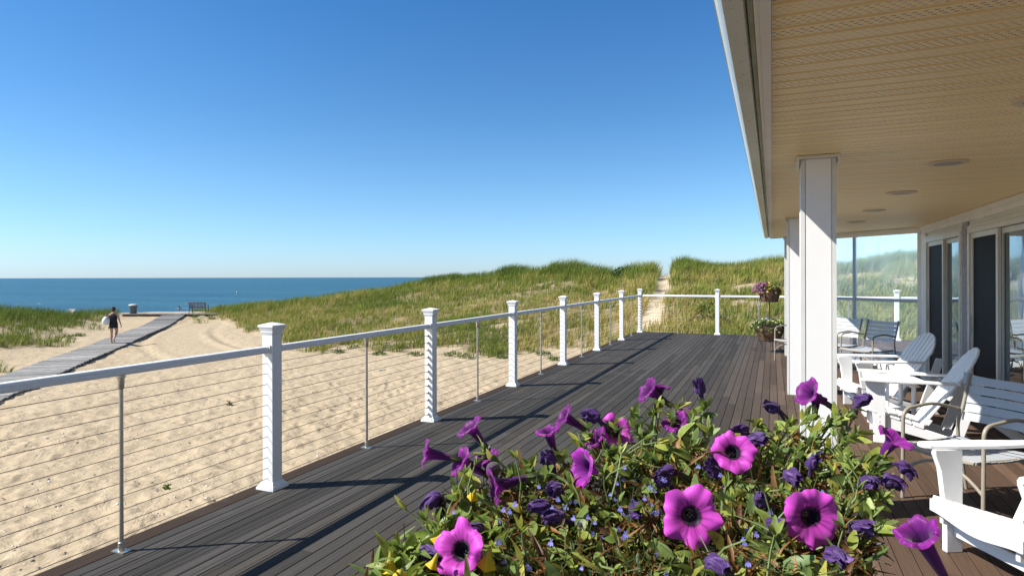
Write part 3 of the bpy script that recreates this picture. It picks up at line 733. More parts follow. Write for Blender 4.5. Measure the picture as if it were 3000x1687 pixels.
for i, (f, p, lab) in enumerate(A_SPOTS):
    o = AD if i == 0 else copy_tree(AD); place(o, *p, *f); tag(o, lab, 'chair', 'white adirondack chairs')

# side table
tb = empty('side_table', (1.24, 7.95, 0), face(-.98, -.2), 'small white oval slatted table between two adirondack chairs', 'table')
mb = MB()
for k in range(6):
    y = -.21+k*.0845
    def hw(yy): return .30*sqrt(max(.02, 1-(yy/.27)**2))**.9
    ys = [y-.04+.08*j/4 for j in range(5)]; poly = [(hw(q_), q_) for q_ in ys]+[(-hw(q_), q_) for q_ in ys[::-1]]
    mb.prism(poly, .475, .497, 'z')
mb.build('table_top', WPAINT, tb, bevel=.003)
for sx_ in (-1, 1):
    for sy_ in (-1, 1):
        mb = MB(); mb.box((sx_*.17, sy_*.13, .237), (.07, .022, .474)); mb.build('leg', WPAINT, tb, bevel=.003)
mb = MB(); mb.box((0, -.1175, .445), (.27, .02, .055)); mb.box((0, .1175, .445), (.27, .02, .055)); mb.build('apron', WPAINT, tb, bevel=.002)
mb = MB(); mb.prism([(.26*cos(a), .115*sin(a)) for a in np.linspace(0, 2*pi, 28)[:-1]], .17, .19, 'z'); mb.build('shelf', WPAINT, tb, bevel=.003)

# ================================================================== patio chairs of bent tube with straps
STRAP = painted('vinyl_strap', (.46, .48, .51), .35, .12, 9)
def bend(pts, r=.06, n=5):
    pts = [Vector(p) for p in pts]; out = [pts[0]]
    for a, b, c in zip(pts[:-2], pts[1:-1], pts[2:]):
        p = b+(a-b).normalized()*min(r, (a-b).length*.45); q = b+(c-b).normalized()*min(r, (c-b).length*.45)
        for k in range(n+1):
            t_ = k/n; out.append(p*(1-t_)**2+b*2*t_*(1-t_)+q*t_*t_)
    out.append(pts[-1]); return out
def make_patio(W=.29):
    e = empty('patio_chair'); r = .0125
    for s in (-1, 1):
        x = s*W
        mb = MB(); mb.tube(bend([(x, -.27, 0), (x, -.26, .645), (x, .02, .675), (x*.97, .27, .62)], .075), r, 10); mb.build('arm_tube', BEIGE, e, smooth=True)
        mb = MB(); mb.tube(bend([(x*1.0, .36, 0), (x*.97, .25, .50), (x*.93, .30, .62), (x*.93, .375, .88)], .12), r, 10); mb.build('rear_leg', BEIGE, e, smooth=True)
        mb = MB(); mb.tube(bend([(x*.90, -.30, .405), (x*.90, 0, .395), (x*.93, .245, .40)], .08), r*.95, 8); mb.build('seat_tube', BEIGE, e, smooth=True)
    mb = MB(); mb.tube([(x_, -.30-.03*(1-(x_/W)**2), .405-.012*(1-(x_/W)**2)) for x_ in np.linspace(-W*.9, W*.9, 9)], r*.95, 8); mb.build('seat_front_tube', BEIGE, e, smooth=True)
    mb = MB(); mb.tube([(x_, -.265, .20+.14*(1-(x_/W)**2)) for x_ in np.linspace(-W, W, 13)], r*.9, 8); mb.build('arch_brace', BEIGE, e, smooth=True)
    mb = MB(); mb.tube([(x_, .30, .24+.12*(1-(x_/W)**2)) for x_ in np.linspace(-W, W, 13)], r*.9, 8); mb.build('arch_brace', BEIGE, e, smooth=True)
    n = 9
    for k in range(n):                             # seat straps side to side
        y = -.305+k*.0625; z = .425-.022*sin(pi*min(1, (k+.5)/n)); mb = MB(); vs = []
        for j in range(7):
            xx = -W*.97+2*W*.97*j/6; dz = -.016*(1-(xx/W)**2)
            vs += [(xx, y, z+dz), (xx, y+.056, z+dz), (xx, y+.056, z+dz-.004), (xx, y, z+dz-.004)]
        fs = [(0, 1, 2, 3), (27, 26, 25, 24)]
        for j in range(6):
            for a in range(4): fs.append((j*4+a, j*4+4+a, j*4+4+(a+1) % 4, j*4+(a+1) % 4))
        mb.add(vs, fs); mb.build('seat_strap', STRAP, e, smooth=True)
    for k in range(5):                             # back straps, the top one flares up at its corners
        z = .535+k*.066; y = .30+(z-.62)*.29 if z > .62 else .285+(z-.50)*.13; mb = MB(); vs = []
        for j in range(9):
            q_ = -1+2*j/8; fl = .028*q_**4*(1 if k == 4 else 0)*1.0
            ww = W*(.93+.10*max(0, (z-.55))/.3)
            xx = q_*ww*(1+(.03 if k == 4 else 0)); dy = .035*(1-q_*q_); a = .058
            vs += [(xx, y+dy, z), (xx*(1+.04*(k == 4)), y+dy+.016, z+a+fl), (xx*(1+.04*(k == 4)), y+dy+.021, z+a+fl), (xx, y+dy+.005, z)]
        fs = [(0, 1, 2, 3), (35, 34, 33, 32)]
        for j in range(8):
            for a in range(4): fs.append((j*4+a, j*4+4+a, j*4+4+(a+1) % 4, j*4+(a+1) % 4))
        mb.add(vs, fs); mb.build('back_strap', STRAP, e, smooth=True)
    return e
PC = make_patio()
P_SPOTS = [((-.70, -.71), (1.46, 11.77), 'patio chair with dark shaded slatted back, in front of the glass windscreen'),
           ((-.70, -.71), (1.00, 12.33), 'patio chair with half sunlit back, partly hidden behind the big pillar'),
           ((-.70, -.71), (.44, 12.95), 'patio chair showing only a cream arm and seat edge beside the iron planter'),
           ((-.77, -.64), (1.27, 5.24), 'large beige patio chair in the foreground with blue-grey strapped back')]
for i, (f, p, lab) in enumerate(P_SPOTS):
    o = PC if i == 0 else copy_tree(PC); place(o, *p, *f); tag(o, lab, 'chair', 'tubular patio chairs with slatted straps')
# ================================================================== boardwalk
mwalk = mat('weathered_planks', (.30, .29, .27), .95, .02); t = NT(mwalk)
n1 = t.noise(t.coord('Object', (1.2, 10, 10), (0, 0, TH)), 2.5, 5, .65)
t.link(t.mix(1.0, t.attr('Col'), t.ramp(n1, (.3, (.7, .7, .7)), (.7, (1.25, 1.25, 1.25))), 'MULTIPLY'), t.b.inputs['Base Color'])
t.link(t.bump(n1, .4, .004), t.b.inputs['Normal'])
V = []; Q_ = []; Cc = []
def plank(c, ax, hl, hw, z, th, col, tilt=0):
    n = len(V); ay = (-ax[1], ax[0])
    for zz in (z-th, z):
        for a, b in ((-1, -1), (1, -1), (1, 1), (-1, 1)):
            V.append((c[0]+ax[0]*a*hl+ay[0]*b*hw, c[1]+ax[1]*a*hl+ay[1]*b*hw, zz+tilt*a)); Cc.append(col)
    Q_.extend([(n+3, n+2, n+1, n), (n+4, n+5, n+6, n+7)]+[(n+k, n+(k+1) % 4, n+4+(k+1) % 4, n+4+k) for k in range(4)])
def wcol(): g = random.uniform(.21, .38); return (g*1.04, g, g*.94)
WC = [(-10.9, 9.0), (-12.6, 13.0), (-13.5, 15.3), (-15.3, 20.0), (-19.1, 30.0), (-22.7, 39.5), (-25.45, 46.6)]
WCW = [Vector((*cw(a, b), 0)) for a, b in WC]
def along_path(P, step):
    d = 0; out = []; k = 0; L = [0]
    for a, b in zip(P[:-1], P[1:]): L.append(L[-1]+(b-a).length)
    s = 0
    while s < L[-1]:
        while k < len(P)-2 and s > L[k+1]: k += 1
        q = (s-L[k])/(L[k+1]-L[k]); out.append((P[k].lerp(P[k+1], q), (P[k+1]-P[k]).normalized(), s)); s += step
    return out
walk_pts = along_path(WCW, .15)
def walk_z(p, s): 
    g = float(height(np.array([p.x]), np.array([p.y]), False)[0]); return g+.11+.012*sin(s*.55)+.006*sin(s*1.7+1)
for p, d, s in walk_pts:
    j = random.uniform(-.03, .03); ax = (d.y, -d.x)
    plank((p.x+ax[0]*j, p.y+ax[1]*j), ax, .76, .064, walk_z(p, s)+random.uniform(-.004, .004), .035, wcol(), random.uniform(-.004, .004))
for side in (-1, 1):                               # stringers
    prev = None
    for p, d, s in walk_pts[::6]:
        ax = Vector((d.y, -d.x, 0)); q = p+ax*side*.68; z = walk_z(p, s)-.04
        if prev is not None:
            m_ = (prev[0]+q)/2; dd = (q-prev[0]).normalized(); plank((m_.x, m_.y), (dd.x, dd.y), (q-prev[0]).length/2+.01, .02, (z+prev[1])/2, .11, (.16, .15, .14))
        prev = (q, z)
pz = -1.10
for k in range(50):                                # end platform, planks pointing out to sea
    xq = -29.4+k*.142; x_, y_ = cw(xq, 47.3); plank((x_, y_), (-ST, CT), .62, .064, pz+random.uniform(-.005, .005), .035, wcol())
for zq in (46.75, 47.85): x_, y_ = cw(-25.9, zq); plank((x_, y_), (CT, ST), 3.5, .02, pz-.037, .14, (.12, .11, .10))
bw = np_mesh('boardwalk', np.array(V), quads=np.array(Q_), m=mwalk, col=np.array(Cc)); tag(bw, kind='structure')

# ================================================================== bench, bin, beach chair, buoy
def loc_cam(px, Z, z=None):
    x, y = cw((px-1500)/F*Z, Z); return Vector((x, y, hgt(x, y) if z is None else z))
mbench = painted('reddish_bench_wood', (.16, .085, .06), .6, .3, 6)
bn = empty('park_bench', loc_cam(578, 47.35, pz+.001), TH+.05, 'dark reddish slatted bench facing the sea at the end of the boardwalk', 'bench')
mb = MB()
mb.tube([(x_, 0, .80+.045*(1-(x_/.6)**2)) for x_ in np.linspace(-.6, .6, 9)], .03, 6); mb.box((0, .02, .46), (1.2, .03, .05))
for k in range(11): x_ = -.52+k*.104; mb.box((x_, 0, .63), (.05, .018, .34))
mb.build('backrest', mbench, bn)
mb = MB()
for k in range(5): mb.box((0, .06+k*.1, .41), (1.2, .085, .024))
mb.build('seat', mbench, bn, bevel=.003)
for s in (-1, 1):
    mb = MB(); mb.tube([(s*.6, -.04, 0), (s*.6, .0, .42), (s*.6, -.02, .84)], .024, 8); mb.build('leg', DARKM, bn)
    mb = MB(); mb.tube([(s*.6, .50, 0), (s*.6, .48, .60)], .024, 8); mb.build('leg', DARKM, bn)
    mb = MB(); mb.box((s*.6, .24, .615), (.055, .56, .028)); mb.build('armrest', mbench, bn)
mgrey = painted('grey_plastic', (.11, .13, .14), .5, .3, 4); mlid = painted('pale_plastic', (.50, .50, .49), .5, .3, 4)
cn = empty('trash_can', loc_cam(390, 47.2, pz+.001), .3, 'grey ribbed trash can with pale domed lid at the boardwalk end', 'trash can')
mb = MB(); mb.lathe([(.23, 0), (.235, .02), (.245, .2), (.25, .21), (.25, .23), (.255, .4), (.262, .41), (.262, .43), (.27, .60), (.275, .62)], 28); mb.build('bin_body', mgrey, cn, smooth=True)
mb = MB(); mb.lathe([(.28, .61), (.325, .615), (.33, .635), (.31, .66), (.26, .70), (.16, .735), (.03, .745)], 28); mb.build('lid', mlid, cn, smooth=True)
for s in (-1, 1):
    mb = MB(); mb.tube([(s*.27, -.06, .56), (s*.33, -.05, .575), (s*.33, .05, .575), (s*.27, .06, .56)], .013, 6); mb.build('handle', mgrey, cn)
mcloth = painted('white_canvas', (.62, .58, .55), .8, .15, 6)
bc = empty('beach_chair', loc_cam(209, 49.5), TH+.1, 'pale canvas beach chair standing behind the left dune grass near the water', 'beach chair')
mb = MB(); mb.prism([(-.20, .30), (.10, 1.06), (.115, 1.055), (-.185, .29)], -.24, .24); mb.build('backrest', mcloth, bc)
mb = MB(); mb.prism([(-.20, .30), (.45, .38), (.45, .365), (-.20, .285)], -.24, .24); mb.build('seat', mcloth, bc)
for s in (-1, 1):
    mb = MB(); mb.tube([(s*.26, -.35, 0), (s*.26, .45, .38)], .012, 6); mb.build('leg', STEEL, bc)
    mb = MB(); mb.tube([(s*.26, .48, 0), (s*.26, -.20, .30), (s*.26, .11, 1.08)], .012, 6); mb.build('side_frame', STEEL, bc)
bu = empty('buoy', (*cw((694-1500)/F*169, 169), -3.0), 0, 'small white marker buoy with dark band floating offshore', 'buoy')
mb = MB(); mb.lathe([(.12, -.4), (.13, 0), (.13, .28), (.13, .5), (.12, .88), (.07, .95)], 14); mb.build('float', mat('buoy_white', (.8, .8, .78), .4), bu, smooth=True)
mb = MB(); mb.lathe([(.132, .26), (.132, .52)], 14); mb.build('band', mat('buoy_dark', (.03, .04, .08), .5), bu)

# foam flecks near the shore
V = []; T_ = []
for px, py, wdt in ((548, 904, 2.6), (535, 903, 1.2), (570, 905, 1.5), (75, 889, 1.6), (110, 890, .8), (640, 906, 1.4)):
    g = py-hz(px); Z = (CH+3)*F/g
    for k in range(9):
        xx = (px-1500)/F*Z+random.gauss(0, wdt); zz = Z+random.gauss(0, .5); x_, y_ = cw(xx, zz); a = random.uniform(.08, .22); n = len(V)
        V += [(x_+a*cos(q*pi/3)*random.uniform(.7, 1.3), y_+a*.5*sin(q*pi/3), -2.985) for q in range(6)]; T_ += [(n, n+q, n+q+1) for q in range(1, 5)]
fo = np_mesh('foam', np.array(V), tris=np.array(T_), m=mfoam); tag(fo, 'white foam flecks breaking on the water near the shore', 'foam', kind='stuff')

# ================================================================== people
mskin = mat('skin', (.50, .29, .20), .5, .3, Subsurface_Weight=.1); mhair = mat('dark_hair', (.035, .02, .012), .7); mblack = mat('black_fabric', (.008, .008, .011), .8)
def skin_mesh(name, verts, edges, radii, m, parent, root=0, sub=1):
    me = bpy.data.meshes.new(name); me.from_pydata(verts, edges, []); me.materials.append(m)
    o = link_obj(name, me, parent); md = o.modifiers.new('skin', 'SKIN'); md.use_smooth_shade = True
    for i, r in enumerate(radii):
        r = (r, r) if not isinstance(r, tuple) else r
        me.skin_vertices[0].data[i].radius = r; me.skin_vertices[0].data[i].use_root = (i == root)
    s = o.modifiers.new('sub', 'SUBSURF'); s.levels = sub; s.render_levels = sub; return o
def chain(verts, edges, rad, start, pts, rs):
    prev = start
    for p, r in zip(pts, rs):
        verts.append(p); rad.append(r); edges.append((prev, len(verts)-1)); prev = len(verts)-1
    return prev
pp = cw((332-1500)/F*28.8, 28.8); zfoot = walk_z(Vector((*pp, 0)), 0)
best = min(walk_pts, key=lambda q: (q[0]-Vector((*pp, 0))).length); zfoot = walk_z(best[0], best[2])
wd = (WCW[-2]-WCW[-3]).normalized()
pe = empty('person', (*pp, zfoot), atan2(-wd.x, wd.y)-.1, 'barefoot woman in black walking away up the boardwalk with a bag on her shoulder', 'person')
Vv = [(0, 0, .92)]; Ee = []; Rr = [(.155, .115)]
chest = chain(Vv, Ee, Rr, 0, [(0, .01, 1.06), (0, .02, 1.20), (0, .01, 1.32)], [(.125, .095), (.145, .10), (.13, .085)])
neck = chain(Vv, Ee, Rr, chest, [(0, 0, 1.40), (0, .01, 1.46), (0, .03, 1.53), (.0, .035, 1.60)], [.05, .05, (.082, .095), (.072, .085)])
def hand(x, y, z, prev, dx, out):
    w = chain(Vv, Ee, Rr, prev, [(x, y, z), (x, y+.01, z-.06)], [.026, (.022, .036)])
    for k, (o_, l) in enumerate(((-.024, .055), (-.008, .068), (.008, .065), (.024, .05))):
        chain(Vv, Ee, Rr, w, [(x+dx*.004, y+.01+o_, z-.085), (x-dx*.006, y+.012+o_, z-.085-l*.5), (x-dx*.016, y+.014+o_, z-.085-l)], [.010, .009, .007])
    chain(Vv, Ee, Rr, w, [(x-dx*.01, y+.045, z-.045), (x-dx*.015, y+.06, z-.08)], [.011, .008])
r_ = chain(Vv, Ee, Rr, chest, [(.15, 0, 1.33), (.205, -.02, 1.22), (.25, -.03, 1.07), (.29, .02, .90)], [.055, .046, .040, .030]); hand(.30, .05, .83, r_, 1, 1)
l_ = chain(Vv, Ee, Rr, chest, [(-.15, 0, 1.33), (-.22, -.03, 1.22), (-.25, -.05, 1.10), (-.27, .10, 1.02)], [.055, .046, .040, .030]); hand(-.27, .17, 1.03, l_, -1, 1)
ll = chain(Vv, Ee, Rr, 0, [(-.085, 0, .82), (-.09, .02, .65), (-.085, .03, .48), (-.085, .0, .30), (-.08, -.01, .09)], [.095, .085, .062, .058, .036])
chain(Vv, Ee, Rr, ll, [(-.08, -.01, .045), (-.085, .10, .025), (-.087, .16, .018)], [.036, .036, .022])
rl = chain(Vv, Ee, Rr, 0, [(.085, .01, .82), (.095, .08, .66), (.10, .13, .50), (.09, -.02, .36), (.07, -.17, .20)], [.095, .085, .062, .057, .036])
chain(Vv, Ee, Rr, rl, [(.07, -.20, .155), (.085, -.12, .075), (.09, -.08, .03)], [.034, .034, .024])
skin_mesh('body', Vv, Ee, Rr, mskin, pe)
mb = MB(); n = 20                                    # sleeveless dress to mid thigh
prof_ = [(.70, .185, .135), (.80, .18, .13), (.92, .178, .132), (1.04, .145, .112), (1.16, .158, .118), (1.27, .165, .118), (1.345, .135, .09), (1.37, .085, .07)]
vs = [(rx*cos(2*pi*k/n)*(1+.03*sin(5*2*pi*k/n)*(z < .9)), ry*sin(2*pi*k/n)+.01, z) for z, rx, ry in prof_ for k in range(n)]
mb.add(vs, [(i*n+k, i*n+(k+1) % n, (i+1)*n+(k+1) % n, (i+1)*n+k) for i in range(len(prof_)-1) for k in range(n)]+[tuple((len(prof_)-1)*n+k for k in range(n))])
mb.build('dress', mblack, pe, smooth=True)
mb = MB(); mb.ball((0, .015, 1.575), .103, 14, 10, (.92, 1.05, 1.08)); mb.ball((0, -.085, 1.63), .052, 10, 8); mb.ball((0, -.06, 1.52), .06, 10, 8); mb.build('hair', mhair, pe, smooth=True)
bg_ = empty('beach_bag', pe.matrix_basis @ Vector((-.27, -.10, .86)), pe.rotation_euler.z, 'large white tote bag slung at the walking woman\'s left side', 'bag')
mb = MB(); mb.lathe([(.05, 0), (.15, .03), (.195, .12), (.19, .22), (.14, .32), (.08, .37)], 16, M=Matrix.Diagonal((.8, 1.15, 1)).to_3x3()); mb.build('bag_body', painted('white_bag', (.75, .74, .72), .7, .1, 5), bg_, smooth=True)
mb = MB()
for q in (-.06, .06): mb.tube([(.0, q, .33), (.06, q*.8, .44), (.11, q*.5+.09, .535), (.16, q*.3+.12, .44), (.1, q, .33)], .011, 6)
mb.build('strap', mblack, bg_, smooth=True)
for i, (px, py, Z, lab, sc_) in enumerate(((525, 905, 92, 'dark-haired swimmer nearest the beach, only head and shoulders above water', 1.15), (646, 898, 99, 'swimmer to the right of the bench, head just above the water', 1.0), (546, 892, 108, 'farthest swimmer, a tiny pale head behind the bench', .95))):
    s_ = empty('person', (*cw((px-1500)/F*Z, Z), -3.0), random.uniform(0, 6), lab, 'person', 'swimmers in the sea'); s_.scale = (sc_,)*3
    Vv = [(0, 0, -.40)]; Ee = []; Rr = [(.14, .10)]
    c_ = chain(Vv, Ee, Rr, 0, [(0, 0, -.15), (0, 0, .02)], [(.15, .1), (.12, .08)])
    chain(Vv, Ee, Rr, c_, [(0, 0, .12), (0, .01, .20), (0, .015, .28)], [.05, (.08, .09), (.075, .085)])
    for s in (-1, 1): chain(Vv, Ee, Rr, c_, [(s*.17, 0, .02), (s*.26, .06, -.12), (s*.32, .2, -.22)], [.055, .045, .035])
    skin_mesh('body', Vv, Ee, Rr, mskin, s_); mb = MB(); mb.ball((0, -.01, .27), .10, 10, 8, (.95, 1.05, 1)); mb.build('hair', mhair if i < 2 else mskin, s_, smooth=True)

# ================================================================== two-tier iron planter at the deck corner
mcoco = mat('coco_liner', (.12, .07, .045), .95, .1); t = NT(mcoco); n = t.noise(t.coord('Object'), 14, 6, .7, .5); n_ = t.noise(t.coord('Object'), 3.5, 3)
t.link(t.mix(n_, t.mix(n, (.05, .028, .02), (.17, .10, .06)), t.mix(n, (.09, .06, .045), (.26, .16, .10))), t.b.inputs['Base Color']); t.link(t.bump(n, .8, .02), t.b.inputs['Normal'])
mcoil = mat('potting_soil', (.02, .014, .01), 1)
def stand(loc, label, s=1.0, zs=1.0, lower=True):
    e = empty('planter_stand', loc, .35, label, 'plant stand')
    def bowl(z0, z1, r0, r1, nm):
        mb = MB(); mb.lathe([(r0*.9, z0), (r0, z0+.01), ((r0+r1)/2*1.03, (z0+z1)/2), (r1, z1), (r1-.015, z1+.004), (r1-.02, z1-.03)], 30); b = mb.build(nm, mcoco, e, smooth=True)
        mb = MB(); mb.lathe([(.001, z1-.032), (r1-.019, z1-.030)], 30); mb.build('soil', mcoil, b)
        mb = MB(); 
        for k in range(8):
            a = 2*pi*k/8; mb.tube([((r1+.008)*cos(a), (r1+.008)*sin(a), z1), (((r0+r1)/2*1.03+.01)*cos(a), ((r0+r1)/2*1.03+.01)*sin(a), (z0+z1)/2), ((r0+.01)*cos(a), (r0+.01)*sin(a), z0)], .005, 5)
        for zz, rr in ((z1, r1+.008), (z0, r0+.01)): mb.tube([(rr*cos(a), rr*sin(a), zz) for a in np.linspace(0, 2*pi, 33)], .006, 5)
        mb.build('iron_basket', DARKM, e, smooth=True)
    if lower: bowl(.24, .60, .20, .33, 'lower_basket')
    bowl(1.08*zs, 1.34*zs, .165, .225, 'upper_basket')
    mb = MB(); mb.tube([(0, 0, .2), (0, 0, 1.08*zs)], .011, 8); mb.build('pole', DARKM, e, smooth=True)
    for k in range(3):
        a = 2*pi*k/3+.5; P_ = [(.21, .26), (.17, .12), (.155, .07), (.17, .05)]
        P_ += [(.33+.0-.13*cos(q), .035+.10*sin(q)+.0) for q in np.linspace(.3, 2.9, 7)][0:0]
        P_ = [(.21, .25), (.15, .10), (.17, .075), (.26, .085), (.33, .06), (.36, .03), (.34, .012), (.30, .012), (.28, .03), (.295, .05), (.315, .045)]
        mb = MB(); mb.tube([(r_*cos(a), r_*sin(a), z_) for r_, z_ in P_], .0065, 6); mb.build('scroll_foot', DARKM, e, smooth=True)
    return e
stand((-.05, 14.42, 0), 'two-tier iron planter stand with coco-lined baskets at the far deck corner')

# leaf geometry shared by all the plants ---------------------------------------------------------
class Leaves:
    def __init__(s): s.V = []; s.Q = []; s.C = []
    def leaf(s, p, d, n, L, W, col, curl=.25, fold=.2, seg=4, vary=.1, tipc=None):
        p = np.array(p, float); d = np.array(d, float); d /= np.linalg.norm(d)+1e-9; n = np.array(n, float)
        n = n-d*n.dot(d); n /= np.linalg.norm(n)+1e-9; a = np.cross(d, n); k0 = len(s.V); col = np.array(col)
        for i in range(seg+1):
            q = i/seg; w_ = W*.5*max(.12, sin(pi*min(1, q**.8*.92+.08)))**.7; c_ = p+d*L*(q-.12*curl*q*q)-n*L*curl*q*q
            cc = col*(1-vary*.5+vary*q) if tipc is None else col*(1-q)+np.array(tipc)*q
            for t_ in (-1, 0, 1): s.V.append(c_+a*w_*t_+n*fold*w_*abs(t_)); s.C.append(cc*(1 if t_ else .86))
        for i in range(seg):
            for t_ in (0, 1): b = k0+i*3+t_; s.Q.append((b, b+1, b+4, b+3))
    def build(s, name, m, parent=None): return np_mesh(name, np.array(s.V), quads=np.array(s.Q), m=m, parent=parent, col=np.array(s.C), smooth=True)
mleaf = mat('leaf', (.1, .16, .04), .45, .35); t = NT(mleaf); nn = t.noise(t.coord('Object'), 120, 3)
cc_ = t.mix(1.0, t.attr('Col'), t.ramp(nn, (.3, (.78, .78, .78)), (.7, (1.2, 1.2, 1.2))), 'MULTIPLY'); t.link(cc_, t.b.inputs['Base Color'])
tr = t.add('ShaderNodeBsdfTranslucent'); t.link(cc_, tr.inputs[0]); mx = t.add('ShaderNodeMixShader'); mx.inputs[0].default_value = .30
t.link(t.b.outputs[0], mx.inputs[1]); t.link(tr.outputs[0], mx.inputs[2]); t.link(mx.outputs[0], t.n['Material Output'].inputs[0])
mpetal = mat('petal', (.5, .1, .5), .5, .25, Sheen_Weight=.2); t = NT(mpetal); t.link(t.attr('Col'), t.b.inputs['Base Color'])
tr = t.add('ShaderNodeBsdfTranslucent'); t.link(t.attr('Col'), tr.inputs[0]); mx = t.add('ShaderNodeMixShader'); mx.inputs[0].default_value = .30
t.link(t.b.outputs[0], mx.inputs[1]); t.link(tr.outputs[0], mx.inputs[2]); t.link(mx.outputs[0], t.n['Material Output'].inputs[0])
def rdir(up=.2):
    while True:
        v_ = np.array([random.gauss(0, 1), random.gauss(0, 1), random.gauss(0, 1)+up])
        if np.linalg.norm(v_) > .2: return v_/np.linalg.norm(v_)

def tuft(name, loc, label, cat, group, n, rad, hh, L, W, cols, up=.6):
    e = Leaves()
    for _ in range(n):
        a = random.uniform(0, 2*pi); r_ = rad*sqrt(random.random()); z_ = hh*random.random()*(1-.6*(r_/rad)**2)
        d = rdir(up); e.leaf((r_*cos(a), r_*sin(a), z_), d, rdir(1.2), L*random.uniform(.6, 1.3), W*random.uniform(.7, 1.2), np.array(random.choice(cols))*random.uniform(.75, 1.25))
    o = e.build(name, mleaf); o.location = loc; return tag(o, label, cat, group)
# flowers on the two-tier stand
sl_ = Vector((-.05, 14.42, 0))
def small_flowers(parent_name, loc, label, cat, rad, hh, n, fcols, leafcols, nleaf, dx=0, drop=.0, fr=.022):
    root = empty(parent_name, loc, 0, label, cat); e = Leaves()
    for _ in range(nleaf):
        a = random.uniform(0, 2*pi); r_ = rad*sqrt(random.random()); x_, y_ = r_*cos(a), r_*sin(a)
        z_ = hh*random.random()*(1-.5*(r_/rad)**2)-drop*max(0, r_/rad-.75)*4
        e.leaf((x_, y_, z_), rdir(.5), rdir(1), random.uniform(.035, .06), .026, np.array(random.choice(leafcols))*random.uniform(.7, 1.3))
    e.build('foliage', mleaf, root); fm = {}
    for k in range(n):
        a = random.uniform(0, 2*pi); r_ = rad*random.random()**.45; x_, y_ = r_*cos(a)+dx, r_*sin(a); z_ = hh*(1.0-.5*(r_/rad)**2)*random.uniform(.6, 1.15)-drop*max(0, r_/rad-.75)*4
        ci = fcols(x_, r_, k); 
        if ci not in fm:
            f_ = Leaves()
            for q in range(5):
                b = 2*pi*q/5; f_.leaf((0, 0, 0), (cos(b), sin(b), .35), (0, 0, 1), fr, fr*.95, np.array(ci), curl=.3, fold=.1, seg=2)
            f_.leaf((0, 0, .0), (0, 0, -1), (1, 0, 0), fr, fr*.3, (.1, .16, .04), seg=2)
            o = f_.build('flower', mpetal, root); fm[ci] = o
        else: o = fm[ci].copy(); COL.objects.link(o); o.parent = root
        o.location = (x_, y_, z_); q_ = Vector((cos(a)*.6-.5, sin(a)*.4-.7, .8)).to_track_quat('Z', 'Y'); o.rotation_euler = q_.to_euler()
    return root
PUR = (.30, .04, .34); YEL = (.75, .60, .04); MAG = (.45, .06, .32); PALE = (.62, .66, .38); LAV = (.40, .34, .55)
small_flowers('flowering_plant', sl_+Vector((-.04, 0, 1.33)), 'mixed magenta and yellow flowers in the upper basket of the iron stand', 'flowering plant', .27, .16, 78,
              lambda x, r, k: YEL if x > .0 and k % 3 else (PUR if k % 2 else MAG), [(.09, .14, .03), (.16, .18, .04), (.2, .12, .05)], 560, -.05, .1)
small_flowers('flowering_plant', sl_+Vector((-.03, 0, .59)), 'pale yellow and white trailing flowers in the lower basket of the iron stand', 'flowering plant', .36, .13, 70,
              lambda x, r, k: LAV if abs(x+.05) < .1 and k % 2 else (PALE if x < .05 else (.66, .66, .16)), [(.13, .2, .05), (.22, .27, .08), (.1, .14, .05)], 950, 0, .14, .018)

# ================================================================== weeds, bush, litter, pebbles
GCOL = [(.12, .20, .03), (.17, .23, .04), (.22, .22, .05), (.08, .14, .03)]
wd_ = [(940, 1018, .45), (990, 1032, .3), (1035, 1020, .3), (1110, 1040, .35), (1140, 1022, .6), (1175, 1020, .35), (1220, 1040, .4), (1325, 1042, .5), (1370, 1050, .45), (1385, 1030, .3), (1445, 1035, .5),
       (1470, 1050, .3), (1530, 1022, .4), (1590, 1040, .35), (1620, 1055, .3), (672, 1190, .04), (488, 1435, .04), (700, 940, .5), (735, 968, .4), (620, 935, .35), (190, 990, .5), (230, 985, .4), ]
pos_words = {}
for k, (px, py, r_) in enumerate(wd_):
    h_ = ray_hit(px, py, 6)
    if h_ is None: continue
    if h_.x > RX-.4 and h_.y < 18.4: continue
    tuft('beach_weed', h_-Vector((0, 0, .02)), 'low green weed sprouting from the bare sand', 'weed', 'low weeds on the sand', int(44+230*r_), r_*.8, .10+.18*r_, .10 if r_ > .2 else .07, .035 if r_ > .2 else .02, GCOL, .8)
h_ = loc_cam(1838, 41.2); tuft('beach_rose_bush', h_+Vector((0, 0, .0)), 'low dark green leafy bush on the dune crest left of the footpath', 'bush', None, 900, 1.15, .62, .13, .085, [(.05, .11, .02), (.08, .15, .03), (.035, .08, .02)], .5)
h_ = loc_cam(2065, 25.5); tuft('beach_rose_bush', h_, 'small yellow-green leafy bush in the dune grass behind the far railing', 'bush', None, 260, .5, .45, .12, .07, [(.12, .18, .02), (.2, .22, .03)], .5)
h_ = loc_cam(2090, 23); tuft('beach_rose_bush', h_, 'dark low shrub on the slope behind the second far railing post', 'bush', None, 420, .9, .4, .12, .07, [(.06, .1, .02), (.1, .12, .03), (.2, .12, .04)], .5)
h_ = ray_hit(1119, 1089, 8)
mb = MB(); M = Matrix.Rotation(pi/2, 3, 'Y'); mb.lathe([(.02, -.09), (.033, -.085), (.033, .085), (.02, .09)], 12, M=M)
o = mb.build('drink_can', painted('faded_can', (.36, .42, .34), .4, .4, 12), None, smooth=True); o.location = h_+Vector((0, 0, .03)); o.rotation_euler = (0, 0, .3)
tag(o, 'faded pale green can lying on the sand beyond the railing', 'can')
V = []; Q_ = []; Cc = []
